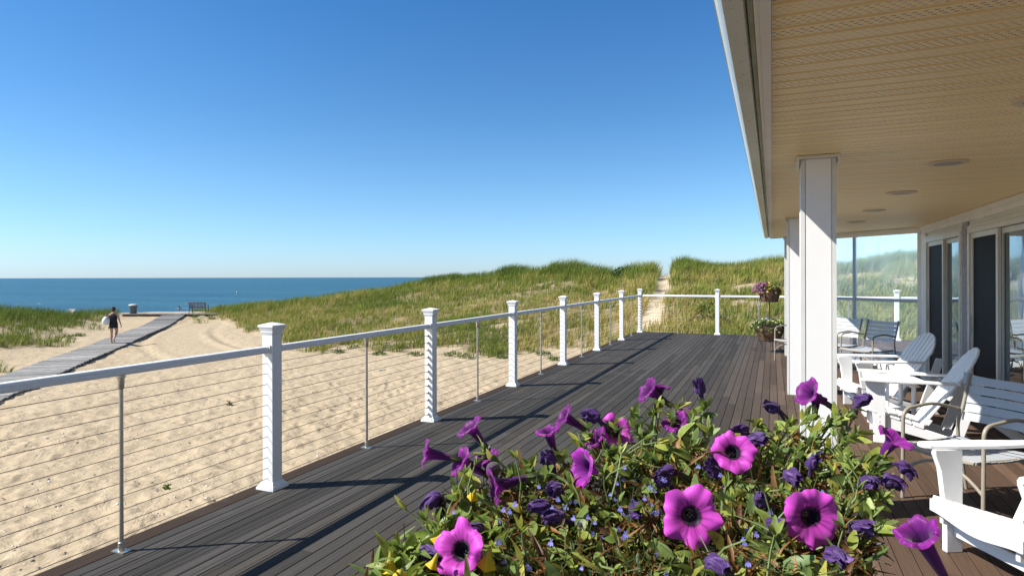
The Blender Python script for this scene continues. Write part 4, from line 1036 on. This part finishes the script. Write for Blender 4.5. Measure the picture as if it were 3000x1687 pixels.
for k in range(2600):
    Z = 5.5+13*random.random()**1.3; px = random.uniform(-100, 1500); x_, y_ = cw((px-1500)/F*Z, Z)
    if x_ > RX-.25: continue
    if vnoise(np.array([x_*.8]), np.array([y_*.8]), 6)[0] < .35: continue
    z_ = hgt(x_, y_); r_ = random.choice([.007, .010, .014, .022])*random.uniform(.7, 1.3); g = random.choice([(.7, .66, .6), (.7, .66, .6), (.12, .10, .09), (.35, .3, .26), (.22, .15, .1)])
    n = len(V); a = random.uniform(0, pi)
    for q in range(4): b = a+q*pi/2; rr = r_*random.uniform(.7, 1.3); V.append((x_+rr*cos(b), y_+rr*sin(b), z_+r_*.15)); Cc.append(g)
    V.append((x_, y_, z_+r_*.8)); Cc.append(g); Q_ += [(n+q, n+(q+1) % 4, n+4) for q in range(4)]
mpeb = mat('pebble', (.4, .4, .4), .7); t = NT(mpeb); t.link(t.attr('Col'), t.b.inputs['Base Color'])
tag(np_mesh('pebbles', np.array(V), tris=np.array(Q_), m=mpeb, col=np.array(Cc)), 'scattered pebbles and broken shells on the sand by the deck', 'pebbles', kind='stuff')
# ================================================================== big planter of petunias in front of the camera
PCX, PCY = cw(.20, .88)
stand((PCX, PCY, 0), 'iron planter stand in the foreground carrying the big petunia basket', zs=.885, lower=False)
def dir_cam(dx, dy, dz): return (RIGHT*dx+UP*dy+BACK*dz).normalized()   # right, up, towards the eye
ROOT = Vector((PCX, PCY, 1.17))
pet = empty('petunia_plant', ROOT, 0, 'large purple petunia plant spilling over the foreground basket, with open and wilted blooms', 'flowering plant')
def lp(p): return Vector(p)-ROOT
def petunia(name, p, d, R, L, style, seed, tint=1.0, label=None, spin=0.0):
    """p: centre of the opening, d: where it faces; style: open, half, wilt, bud"""
    r = np.random.default_rng(seed); NA_, NR = 70, 22; V = []; C = []
    ph = r.random()*6.28+spin; ph2 = r.random()*6.28
    wilt = style == 'wilt'; half = style == 'half'
    crump = {'open': .0030, 'half': .0017, 'wilt': .0022, 'bud': .0005}[style]
    lobeR = [r.uniform(.84, 1.08) for _ in range(5)]; tilt = r.uniform(-.18, .18); 
    for i in range(NR+1):
        q = i/NR
        if q < .45:                                  # tube
            s = q/.45; rr = .003+.0058*s**1.3; zz = -L*(1-s)
            rr = min(rr, R*.36)
            flare = 0
        else:
            s = (q-.45)/.55; flare = s
            if style == 'open': rr = .0088+(R-.0088)*s**.9; zz = .011*(1-(1-s)**2.4)-.005*s**3
            elif half: rr = .0088+(R-.0088)*s**1.25; zz = .85*R*s**.9-.010*s**4
            elif wilt: rr = (.0088*(1-s)+(.0088+(R*.62-.006)*sin(pi*s**.8))*s**.5)*(1-.35*s); zz = .026*s
            else: rr = max(.0008, .0115*(1-s)**.8); zz = .022*s
        for k in range(NA_):
            a = 2*pi*k/NA_; lob = (a/(2*pi)*5+.0) % 5; li = int(lob); fr = abs(lob-li-.5)*2    # 1 at the notch
            shape = 1-flare*((.055*(1-cos(pi*fr))+.05*fr**8) if style == 'open' else .13*fr**5)+flare*.018*sin(16*a+ph)*(style == 'open'); shape *= 1+(lobeR[li]-1)*flare*(1-fr)
            ruff = crump*flare**2*(sin(5*a+ph)+.8*sin(8*a+ph2)+.25*sin(13*a+ph*2)+.12*sin(23*a+ph2*3))
            if wilt: shape *= 1+.24*flare*cos(7*a+ph)
            rad_ = rr*shape+ruff*.5
            z_ = zz+ruff+(-.0022*flare*fr**6) + (.006*tilt*flare*cos(a+ph2))
            if flare == 0: rad_ *= 1+.05*cos(5*a)
            V.append((rad_*cos(a+ph*.0), rad_*sin(a), z_))
            vein = .5+.5*sin(5*a+pi/2); fine = r.random()
            star = max(0, cos(5*a+.0))**30                # central vein of each lobe
            n_ = .65*vnoise(np.array([a*17+seed]), np.array([q*3.]), seed)[0]+.35*vnoise(np.array([a*3+seed]), np.array([q*5.]), seed+9)[0]
            outer = np.array([.64, .075, .58]); mid = np.array([.46, .03, .36]); deep = np.array([.010, .001, .016])
            if style == 'open':
                e0 = .03+.12*n_; dk = 1-np.clip((s-e0)/.07, 0, 1) if q >= .45 else 1
                c = outer*(1.05-.6*n_*(1-(s if q >= .45 else 0))+.12*s); mg = np.clip(1-(s-.15)/.42, 0, 1) if q >= .45 else 1
                c = c*(1-mg*.75)+mid*mg*.75
                vn = np.clip(((n_-.52)*5), 0, 1)*np.clip(1-(s-.1)/.55, 0, 1)*.85 if q >= .45 else 0
                vn = max(vn, star*np.clip(1.15-s, 0, 1)*.8); c = c*(1-vn)+np.array([.10, .004, .11])*vn
                c = c*(1-dk)+deep*dk
                if q < .30: c = np.array([.12, .05, .12])
            elif half:
                k_ = flare; c = np.array([.085, .008, .12])*(1-k_)+np.array([.24, .014, .25])*k_
                c = c*(.5+1.0*n_); c = c*(1-.5*star)
                if q < .3: c = np.array([.10, .05, .10])*(1-q/.3)+c*(q/.3)
            elif wilt:
                c = np.array([.075, .030, .155])*(.35+1.5*n_); 
                if n_ > .72: c = c*.6+np.array([.22, .12, .30])*.5
                if q < .35: c = np.array([.12, .09, .10])*(1-q/.35)+c*(q/.35)
            else:
                c = np.array([.13, .16, .06])*(1-q)+np.array([.10, .03, .14])*q
            C.append(c*tint)
    V = np.array(V)
    if wilt:
        aa = np.arctan2(V[:, 1], V[:, 0]); fl = np.clip((V[:, 2]+L*.3)/(L*.3+.03), 0, 1); w1 = vnoise(np.cos(aa)*2+seed, V[:, 2]*90+np.sin(aa)*2, seed)-.5; w2 = vnoise(np.cos(aa)*3+7, V[:, 2]*150+np.sin(aa)*3, seed+3)-.5
        V[:, 0] += w1*.012*fl; V[:, 1] += w2*.012*fl; V[:, 2] += (w1+w2)*.006*fl
    if wilt:                                          # droop: bend the tip over
        ang_ = r.uniform(.6, 1.7); z = V[:, 2]+L*.35; k = np.clip(z/(L*.35+.03), 0, 1); th = ang_*k**1.0
        rho = np.where(th > 1e-4, np.clip(z, 0, None)/np.maximum(th, 1e-4), 0)
        x0 = V[:, 0].copy(); bx = np.where(z > 0, rho*(1-np.cos(th))+x0*np.cos(th), x0); bz = np.where(z > 0, rho*np.sin(th)-x0*np.sin(th), z)
        V[:, 0] = bx; V[:, 2] = bz-L*.35; V[:, 1] *= 1-.35*k*r.random()
        if k.max() > 0: V += (r.random(V.shape)-.5)*.0016*k[:, None]
    i0 = np.arange(NR)[:, None]*NA_+np.arange(NA_)[None]; i1 = np.arange(NR)[:, None]*NA_+(np.arange(NA_)+1)[None] % NA_
    Qd = np.stack([i0, i1, i1+NA_, i0+NA_], -1).reshape(-1, 4)
    z = Vector(d).normalized(); dn = Vector((0, 0, -1)); x = (dn-z*dn.dot(z))
    x = x.normalized() if x.length > .05 else Vector((1, 0, 0)); y = z.cross(x)
    if not wilt:
        w_ = r.uniform(0, 6.28); x, y = x*cos(w_)+y*sin(w_), y*cos(w_)-x*sin(w_)
    M = Matrix((x, y, z)).transposed().to_4x4(); M.translation = lp(p)
    V4 = np.c_[V, np.ones(len(V))] @ np.array(M).T
    o = np_mesh(name, V4[:, :3], quads=Qd, m=mpetal, parent=pet, col=np.array(C), smooth=True)
    base = Vector(p)-z*L
    # sepals
    s_ = Leaves()
    for k in range(5):
        a = 2*pi*k/5; dv = z*.9+(x*cos(a)+y*sin(a))*.35; s_.leaf(lp(base)-z*.004, dv, (x*cos(a)+y*sin(a)), .027, .0075, (.15, .20, .07), curl=.2)
    s_.leaf(lp(base)-z*.006, z, x, .012, .007, (.10, .15, .045)); s_.build('calyx', mleaf, o)
    if style == 'open' and label != 'x':
        mb = MB()
        for k in range(4): mb.ball(lp(p)-z*.012+x*.0025*cos(k*1.6)+y*.0025*sin(k*1.6), .0011, 6, 4)
        mb.build('stamens', mat('pale_anther', (.45, .5, .35), .6), o)
    if label and label != 'x': o['label'] = label
    return base, z

def zdep(py):                                       # depth of the plant mass at a row of the photo
    g = py-811; return float(np.interp(g, [330, 420, 560, 700, 800, 900], [1.14, 1.06, .94, .83, .74, .67]))
STEMS = []; BLOOM = []
def clash(p, m=.0):
    return any((Vector(p)-c).length < r_+m for c, r_, _ in BLOOM)
def cam_pt(x2, y2, Z=None): px, py = x2*1.16460, y2*1.16460; return at(px, py, Z or zdep(py))
FL = [  # x, y on the 2576 px photo, direction right/up/towards eye, radius px, tube mm, style, depth offset, label
 (1737, 1297, (-.10, .25, 1), 76, 40, 'open', -.03, 'wide open magenta bloom facing the viewer, left of the two'),
 (2035, 1297, (.02, .12, 1), 76, 40, 'open', -.03, 'wide open magenta bloom facing the viewer, right of the two'),
 (1842, 1138, (-.25, .55, .8), 56, 38, 'open', 0, 'open bloom facing up with a dark throat, behind the two large ones'),
 (1160, 1385, (-.45, .55, .75), 72, 42, 'open', -.02, 'ragged open pink bloom at the lower left'),
 (2318, 1356, (-.52, .80, .10), 56, 74, 'half', -.13, 'blurred-looking purple trumpet at the lower right, its tube pointing down right'),
 (2045, 995, (-.72, .42, .1), 40, 50, 'half', 0, 'purple trumpet seen from the side against the white pillar'),
 (2052, 1010, (0, .9, .2), 26, 34, 'half', .03, None),
 (2238, 1118, (.35, .75, .35), 46, 46, 'half', -.02, 'upturned purple trumpet in front of the white chair'),
 (1482, 1178, (-.85, .25, .45), 50, 50, 'half', 0, 'pink trumpet facing left in the middle of the plant'),
 (1262, 1218, (-.85, -.15, .25), 48, 56, 'half', 0, None),
 (1084, 1142, (-.85, .2, .15), 36, 48, 'half', 0, 'leftmost purple trumpet over the dark deck'),
 (1192, 1085, (-.55, .75, .1), 38, 50, 'half', .03, None),
 (1172, 1165, (-.75, .5, .2), 40, 52, 'half', .02, None), (1226, 1165, (-.35, .75, .1), 38, 48, 'half', .03, None),
 (1382, 1095, (-.25, .85, .1), 32, 46, 'half', .03, None), (1428, 1053, (-.75, .5, .1), 32, 46, 'half', .05, None),
 (1640, 988, (-.75, .5, .1), 36, 50, 'half', .02, None), (1655, 985, (.1, .85, .0), 32, 44, 'half', .04, None),
 (1546, 1085, (.1, .4, .7), 44, 44, 'open', .05, None), (1505, 1110, (-.6, .6, .2), 34, 46, 'half', .04, None),
 (1702, 1068, (-.3, .5, .3), 34, 40, 'half', .04, None), (1710, 1035, (.2, .7, .2), 24, 34, 'half', .05, None),
 (1240, 1180, (-.2, .2, .8), 14, 20, 'bud', 0, None),
]
WL = [(1385, 1165, (-.2, .9, .3), 36, 44), (1675, 1205, (-.5, .7, .5), 34, 46), (1597, 1278, (0, .8, .6), 32, 40), (1980, 1195, (.1, .8, .5), 36, 44), (1943, 1318, (0, .7, .6), 34, 44),
      (1763, 985, (-.1, 1, .1), 22, 46), (2157, 1012, (.1, .9, .3), 30, 40), (1955, 1028, (-.6, .7, .1), 24, 46), (2086, 1390, (.1, .8, .5), 28, 44), (1782, 1412, (.2, .8, .4), 28, 42),
      (1912, 1262, (-.1, .9, .4), 24, 46), (1375, 1272, (-.6, .7, .3), 26, 46), (1405, 1230, (-.3, .8, .4), 30, 46), (1105, 1246, (-.8, .45, .2), 28, 48), (1502, 1050, (-.6, .75, .1), 24, 44),
      (1412, 1300, (-.7, .6, .3), 26, 46), (1875, 1080, (-.5, .8, .2), 22, 44), (1885, 1110, (.3, .7, .3), 22, 40),
      (2168, 1215, (.2, .7, .5), 26, 36), (2225, 1205, (.9, .3, .2), 22, 42), (2265, 1165, (.95, .1, .2), 18, 46), (1800, 1190, (-.3, .8, .2), 22, 40),
      (1065, 1385, (.5, .4, .4), 22, 46), (1690, 1180, (-.7, .5, .2), 22, 44), (2040, 1170, (.0, 1, .3), 20, 56), (1205, 1330, (-.5, .6, .5), 20, 40),
      (2140, 1330, (.4, .6, .5), 22, 40)]
sd_ = 100
for (x2, y2, dv, rpx, L, st, dz_, lab) in FL:
    sd_ += 1; Z = zdep(y2*1.1646)+dz_; R = rpx*1.1646*Z/F; p = cam_pt(x2, y2, Z)
    b, z = petunia('flower', p, dir_cam(*dv), R, L/1000, st, sd_, (1.7 if (x2, y2) in ((1482, 1178), (2238, 1118), (1546, 1085)) else random.uniform(.8, 1.2)) if st == 'half' else random.uniform(.9, 1.08), lab); STEMS.append((b, z, .0026)); BLOOM.append((p+z*.012, R*.95, z)); BLOOM.append((p-z*L*.0004, R*.4, z))
for (x2, y2, dv, rpx, L) in WL:
    sd_ += 1; Z = zdep(y2*1.1646); R = rpx*1.1646*Z/F*.72; p = cam_pt(x2, y2, Z)
    b, z = petunia('wilted_flower', p, dir_cam(*dv), R, L/1000*.8, 'wilt', sd_); STEMS.append((b, z, .002))
GRN = [(.16, .23, .055), (.21, .28, .06), (.12, .19, .055), (.32, .37, .07), (.38, .37, .07), (.26, .34, .08), (.18, .25, .075)]
BRN = [(.24, .11, .035), (.17, .08, .03), (.36, .20, .08), (.30, .14, .04), (.12, .06, .03)]
fol = Leaves(); stemmb = MB()
def stem(b, z, rad_, leaves=True, base=None, shoot=False):
    b = Vector(b); t_ = base or (ROOT+Vector((random.uniform(-.10, .10), random.uniform(-.10, .10), random.uniform(-.02, .03))))
    t_ = t_.lerp(Vector((b.x, b.y, ROOT.z+.02)), .45)
    L_ = (b-t_).length; c1 = b-Vector(z)*L_*.35; c2 = t_+Vector((0, 0, L_*.35)); P_ = []
    for k in range(9):
        q = k/8; P_.append(b*(1-q)**3+c1*3*q*(1-q)**2+c2*3*q*q*(1-q)+t_*q**3)
    if shoot and any(clash(q_, .004) for q_ in P_): return
    stemmb.tube([lp(p) for p in P_], [rad_*(.8+.35*k/8) for k in range(9)], 5, False)
    if leaves:
        for k in range(1, 7):
            for _ in range(random.choice((1, 2, 2))):
                p = P_[k].lerp(P_[k-1], random.random()); d = rdir(.3)
                if clash(p, .012): continue
                if k < 3: d = d*.7+np.array(Vector(z))*.5
                sz = random.uniform(.018, .034)*(.6 if k < 3 else 1)
                fol.leaf(lp(p), d, rdir(1.2), sz, sz*.6, np.array(random.choice(GRN))*random.uniform(.75, 1.25), curl=random.uniform(.05, .5), fold=.25)
for b, z, r_ in STEMS: stem(b, z, r_)
# leafy shoots that give the plant its outline
TIPS = [(1000, 1372), (1085, 1322), (1128, 1300), (1140, 1225), (1150, 1250), (1180, 1200), (1240, 1150), (1210, 1120), (1330, 1165), (1310, 1190), (1410, 1145), (1440, 1160), (1460, 1110), (1480, 1075), (1530, 1125), (1553, 1060),
        (1600, 1065), (1610, 1100), (1640, 1035), (1662, 1010), (1690, 1050), (1710, 1020), (1740, 1040), (1770, 1020), (1785, 1080), (1830, 1105), (1880, 1095), (1905, 1065), (1925, 1075), (1960, 1080), (1990, 1070),
        (2030, 1050), (2048, 1035), (2065, 1075), (2085, 1050), (2110, 1040), (2138, 1035), (2150, 1085), (2130, 1110), (2150, 1150), (2120, 1150), (2185, 1175), (2205, 1145), (2230, 1150), (2220, 1175), (2190, 1200), (2215, 1240),
        (2170, 1255), (2180, 1290), (2150, 1330), (2215, 1325), (2190, 1300), (2040, 1110), (2010, 1130), (1960, 1130), (1740, 1110), (1680, 1120), (1640, 1150), (1590, 1150), (1520, 1180), (1360, 1200), (1290, 1195), (1590, 1040)]
for x2, y2 in TIPS:
    p = cam_pt(x2+random.uniform(-6, 6), y2+random.uniform(-5, 5)); z = (dir_cam((x2-1600)/900, .85, .15)+Vector((random.uniform(-.3, .3),)*3)).normalized(); stem(p, z, .0022, shoot=True)
    for k in range(9):                              # rosette at the tip
        sz = random.uniform(.014, .028); d = np.array(z)*.7+rdir(0)*.75
        fol.leaf(lp(p-z*random.uniform(0, .02)), d, rdir(1), sz, sz*random.uniform(.35, .55), np.array(random.choice(GRN))*random.uniform(.8, 1.3), curl=random.uniform(0, .4))
    if random.random() < .5: fol.leaf(lp(p-z*.03), rdir(-.6), rdir(1), .03, .014, random.choice(BRN), curl=.7, fold=.5)
# filling mass: sampled over the crown of the plant
def inside(x2, y2):
    top = np.interp(x2, [905, 990, 1075, 1130, 1150, 1250, 1400, 1480, 1560, 1640, 1700, 1760, 1800, 1900, 2000, 2080, 2140, 2170, 2230, 2240],
                    [1449, 1370, 1330, 1300, 1215, 1180, 1170, 1130, 1120, 1080, 1060, 1100, 1150, 1110, 1110, 1120, 1140, 1180, 1210, 1449])
    return y2 > top+12 and x2 < 2195-max(0, y2-1330)*.25
def fill(n, fn, depth=.12, ymin=1030):
    k = 0
    while k < n:
        x2 = random.uniform(905, 2235); y2 = random.uniform(ymin, 1560)
        if not inside(x2, min(y2, 1449)): continue
        py = y2*1.1646; Z = zdep(py)+random.random()**1.4*depth+(.02); p = at(x2*1.1646, py, Z); k += 1
        if clash(p, .014): continue
        fn(p, x2, y2)
def f_leaf(p, x2, y2):
    sz = random.uniform(.020, .038); yg = x2 < 1250 and y2 > 1300
    c = random.choice([(.20, .28, .05), (.26, .33, .06), (.15, .22, .05)]) if yg else random.choice(GRN)
    fol.leaf(lp(p), rdir(.2), rdir(1.3), sz, sz*(.3 if yg else random.uniform(.4, .58)), np.array(c)*random.uniform(.7, 1.25), curl=random.uniform(.05, .6), fold=.3)
def f_brown(p, x2, y2):
    sz = random.uniform(.012, .034); fol.leaf(lp(p), rdir(-.1), rdir(.3), sz, sz*random.uniform(.12, .34), np.array(random.choice(BRN))*random.uniform(.5, 1.3), curl=random.uniform(.5, 1.5), fold=1.0, seg=4)
fill(1550, f_leaf); fill(2600, f_brown)
for x2, y2, n_ in ((2170, 1290, 9), (2186, 1310, 11), (2150, 1350, 7), (1110, 1250, 4), (2130, 1340, 6)):   # dried sprigs hanging over the rim
    P_ = [cam_pt(x2, y2)+Vector((random.uniform(-.003, .003), random.uniform(-.003, .003), -.0085*k)) for k in range(n_)]; stemmb.tube([lp(p) for p in P_], .0012, 4)
    for p in P_:
        for _ in range(5): fol.leaf(lp(p), rdir(-.5), rdir(.2), random.uniform(.008, .018), .006, np.array(random.choice([(.05, .035, .03), (.10, .06, .03), (.045, .02, .06), (.07, .08, .03)])), curl=.8, fold=.8)
for _ in range(90):                                # bare and hairy side shoots
    x2 = random.uniform(1000, 2200); y2 = random.uniform(1080, 1449)
    if not inside(x2, y2): continue
    p = cam_pt(x2, y2, zdep(y2*1.1646)+.02); d = Vector(rdir(.8)); L_ = random.uniform(.03, .07); q = p+d*L_; m_ = (p+q)/2+Vector(rdir())*.006
    if clash(q, .015) or clash(m_, .01): continue
    stemmb.tube([lp(p), lp(m_), lp(q)], [.0015, .0013, .0010], 5)
    for k in range(5): fol.leaf(lp(q), np.array(d)+rdir(0)*.6, rdir(1), random.uniform(.012, .024), random.uniform(.004, .009), np.array(random.choice(GRN))*random.uniform(.8, 1.3), curl=.2)
fol.build('foliage', mleaf, pet)
stemmb.build('stems', painted('petunia_stem', (.17, .23, .08), .6, .3, 40), pet, smooth=True)
# green pods hanging in the plant
for x2, y2 in ((1958, 1255), (1765, 1330), (2005, 1265)): pass
# lobelia: fine dark leaves with small blue flowers
lob = empty('lobelia_plant', ROOT, 0, 'low lobelia with tiny blue flowers and fine dark leaves under the petunias', 'flowering plant')
fl_ = Leaves()
def f_small(p, x2, y2):
    sz = random.uniform(.006, .013); c = random.choice([(.05, .10, .02), (.08, .14, .025), (.035, .08, .02), (.14, .17, .04), (.16, .09, .03), (.10, .05, .02)])
    fl_.leaf(lp(p), rdir(.4), rdir(1), sz, sz*.3, np.array(c)*random.uniform(.7, 1.3), curl=.2, seg=2)
fill(11000, f_small, .14, 1120); 
fl_.build('foliage', mleaf, lob)
sm_ = MB()
def f_twig(p, x2, y2):
    q = p+Vector(rdir(.9))*random.uniform(.02, .05); sm_.tube([lp(p), lp((p+q)/2+Vector(rdir())*.005), lp(q)], .0007, 3, False)
fill(900, f_twig, .12, 1120); sm_.build('stems', mat('lobelia_stem', (.09, .10, .04), .7), lob)
fp = None; LOBP = []
while len(LOBP) < 74:
    x2 = random.choice([random.gauss(1230, 70), random.gauss(1480, 140), random.gauss(1620, 160), random.uniform(1100, 2200)]); y2 = random.choice([random.gauss(1240, 50), random.uniform(1170, 1449)])
    if inside(x2, y2) and 1150 < y2 < 1449 and not clash(cam_pt(x2, y2), .02): LOBP.append((x2, y2))
for k, (x2, y2) in enumerate(LOBP):
    if fp is None:
        f_ = Leaves()
        for q in range(5):
            b = [-.6, 0, .6, 2.6, 3.7][q]; f_.leaf((0, 0, 0), (cos(b-1.57), sin(b-1.57), .25), (0, 0, 1), .0085 if q < 3 else .005, .0052 if q < 3 else .002, (.18, .19, .62), curl=.1, fold=.1, seg=2, tipc=(.30, .30, .80))
        f_.leaf((0, 0, .0008), (0, 0, 1), (1, 0, 0), .002, .002, (.7, .7, .8), seg=2); f_.leaf((0, 0, 0), (0, 0, -1), (1, 0, 0), .006, .002, (.16, .14, .3), seg=2)
        o = fp = f_.build('flower', mpetal, lob)
    else: o = fp.copy(); COL.objects.link(o); o.parent = lob
    o.location = lp(cam_pt(x2, y2, zdep(y2*1.1646)-.03+random.random()*.05)); o.rotation_euler = dir_cam(random.gauss(0, .5), .5+random.gauss(0, .3), 1).to_track_quat('Z', 'Y').to_euler(); s_ = random.uniform(.75, 1.2); o.scale = (s_*.6,)*3
# yellow trailing bells at the left
yb = empty('yellow_bell_plant', ROOT, 0, 'trailing plant with yellow-green leaves and drooping yellow bells, lower left of the petunias', 'flowering plant')
yl = Leaves()
for k in range(420):
    x2 = random.uniform(930, 1260); y2 = random.uniform(1300, 1500)
    if not inside(x2-15, min(y2+25, 1449)): continue
    p = at(x2*1.1646, y2*1.1646, zdep(y2*1.1646)-.015+random.random()*.05)
    if clash(p, .02): continue
    sz = random.uniform(.022, .038); yl.leaf(lp(p), rdir(.1), rdir(1.4), sz, sz*.27, np.array(random.choice([(.24, .32, .05), (.30, .36, .07), (.17, .25, .05)]))*random.uniform(.8, 1.2), curl=random.uniform(.3, .9), fold=.3, seg=4)
yl.build('foliage', mleaf, yb)
yfirst = None
for x2, y2, s_ in ((982, 1395, 1.1), (1120, 1345, .9), (1140, 1350, 1.0), (1232, 1385, 1.2), (1100, 1400, .8), (1195, 1240, .8), (1010, 1440, .8), (1150, 1335, .7), (1205, 1350, .8)):
    if yfirst is None:
        V = []; C = []
        for i in range(9):
            q = i/8; rr = .003+.006*q+.010*max(0, q-.6)**1.2*2
            for k in range(20): a = 2*pi*k/20; V.append((rr*(1+.12*cos(5*a)*q)*cos(a), rr*(1+.12*cos(5*a)*q)*sin(a), -.034*q)); C.append(np.array([.30, .32, .05])*(1-q)+np.array([.80, .55, .02])*q)
        i0 = np.arange(8)[:, None]*20+np.arange(20)[None]; i1 = np.arange(8)[:, None]*20+(np.arange(20)+1)[None] % 20
        yfirst = o = np_mesh('flower', np.array(V), quads=np.stack([i0, i1, i1+20, i0+20], -1).reshape(-1, 4), m=mpetal, parent=yb, col=np.array(C), smooth=True)
    else: o = yfirst.copy(); COL.objects.link(o); o.parent = yb
    o.location = lp(cam_pt(x2, y2-10, zdep(y2*1.1646)-.03)); o.rotation_euler = (random.uniform(-.5, .5), random.uniform(-.1, .7), 0); o.scale = (s_*.6,)*3
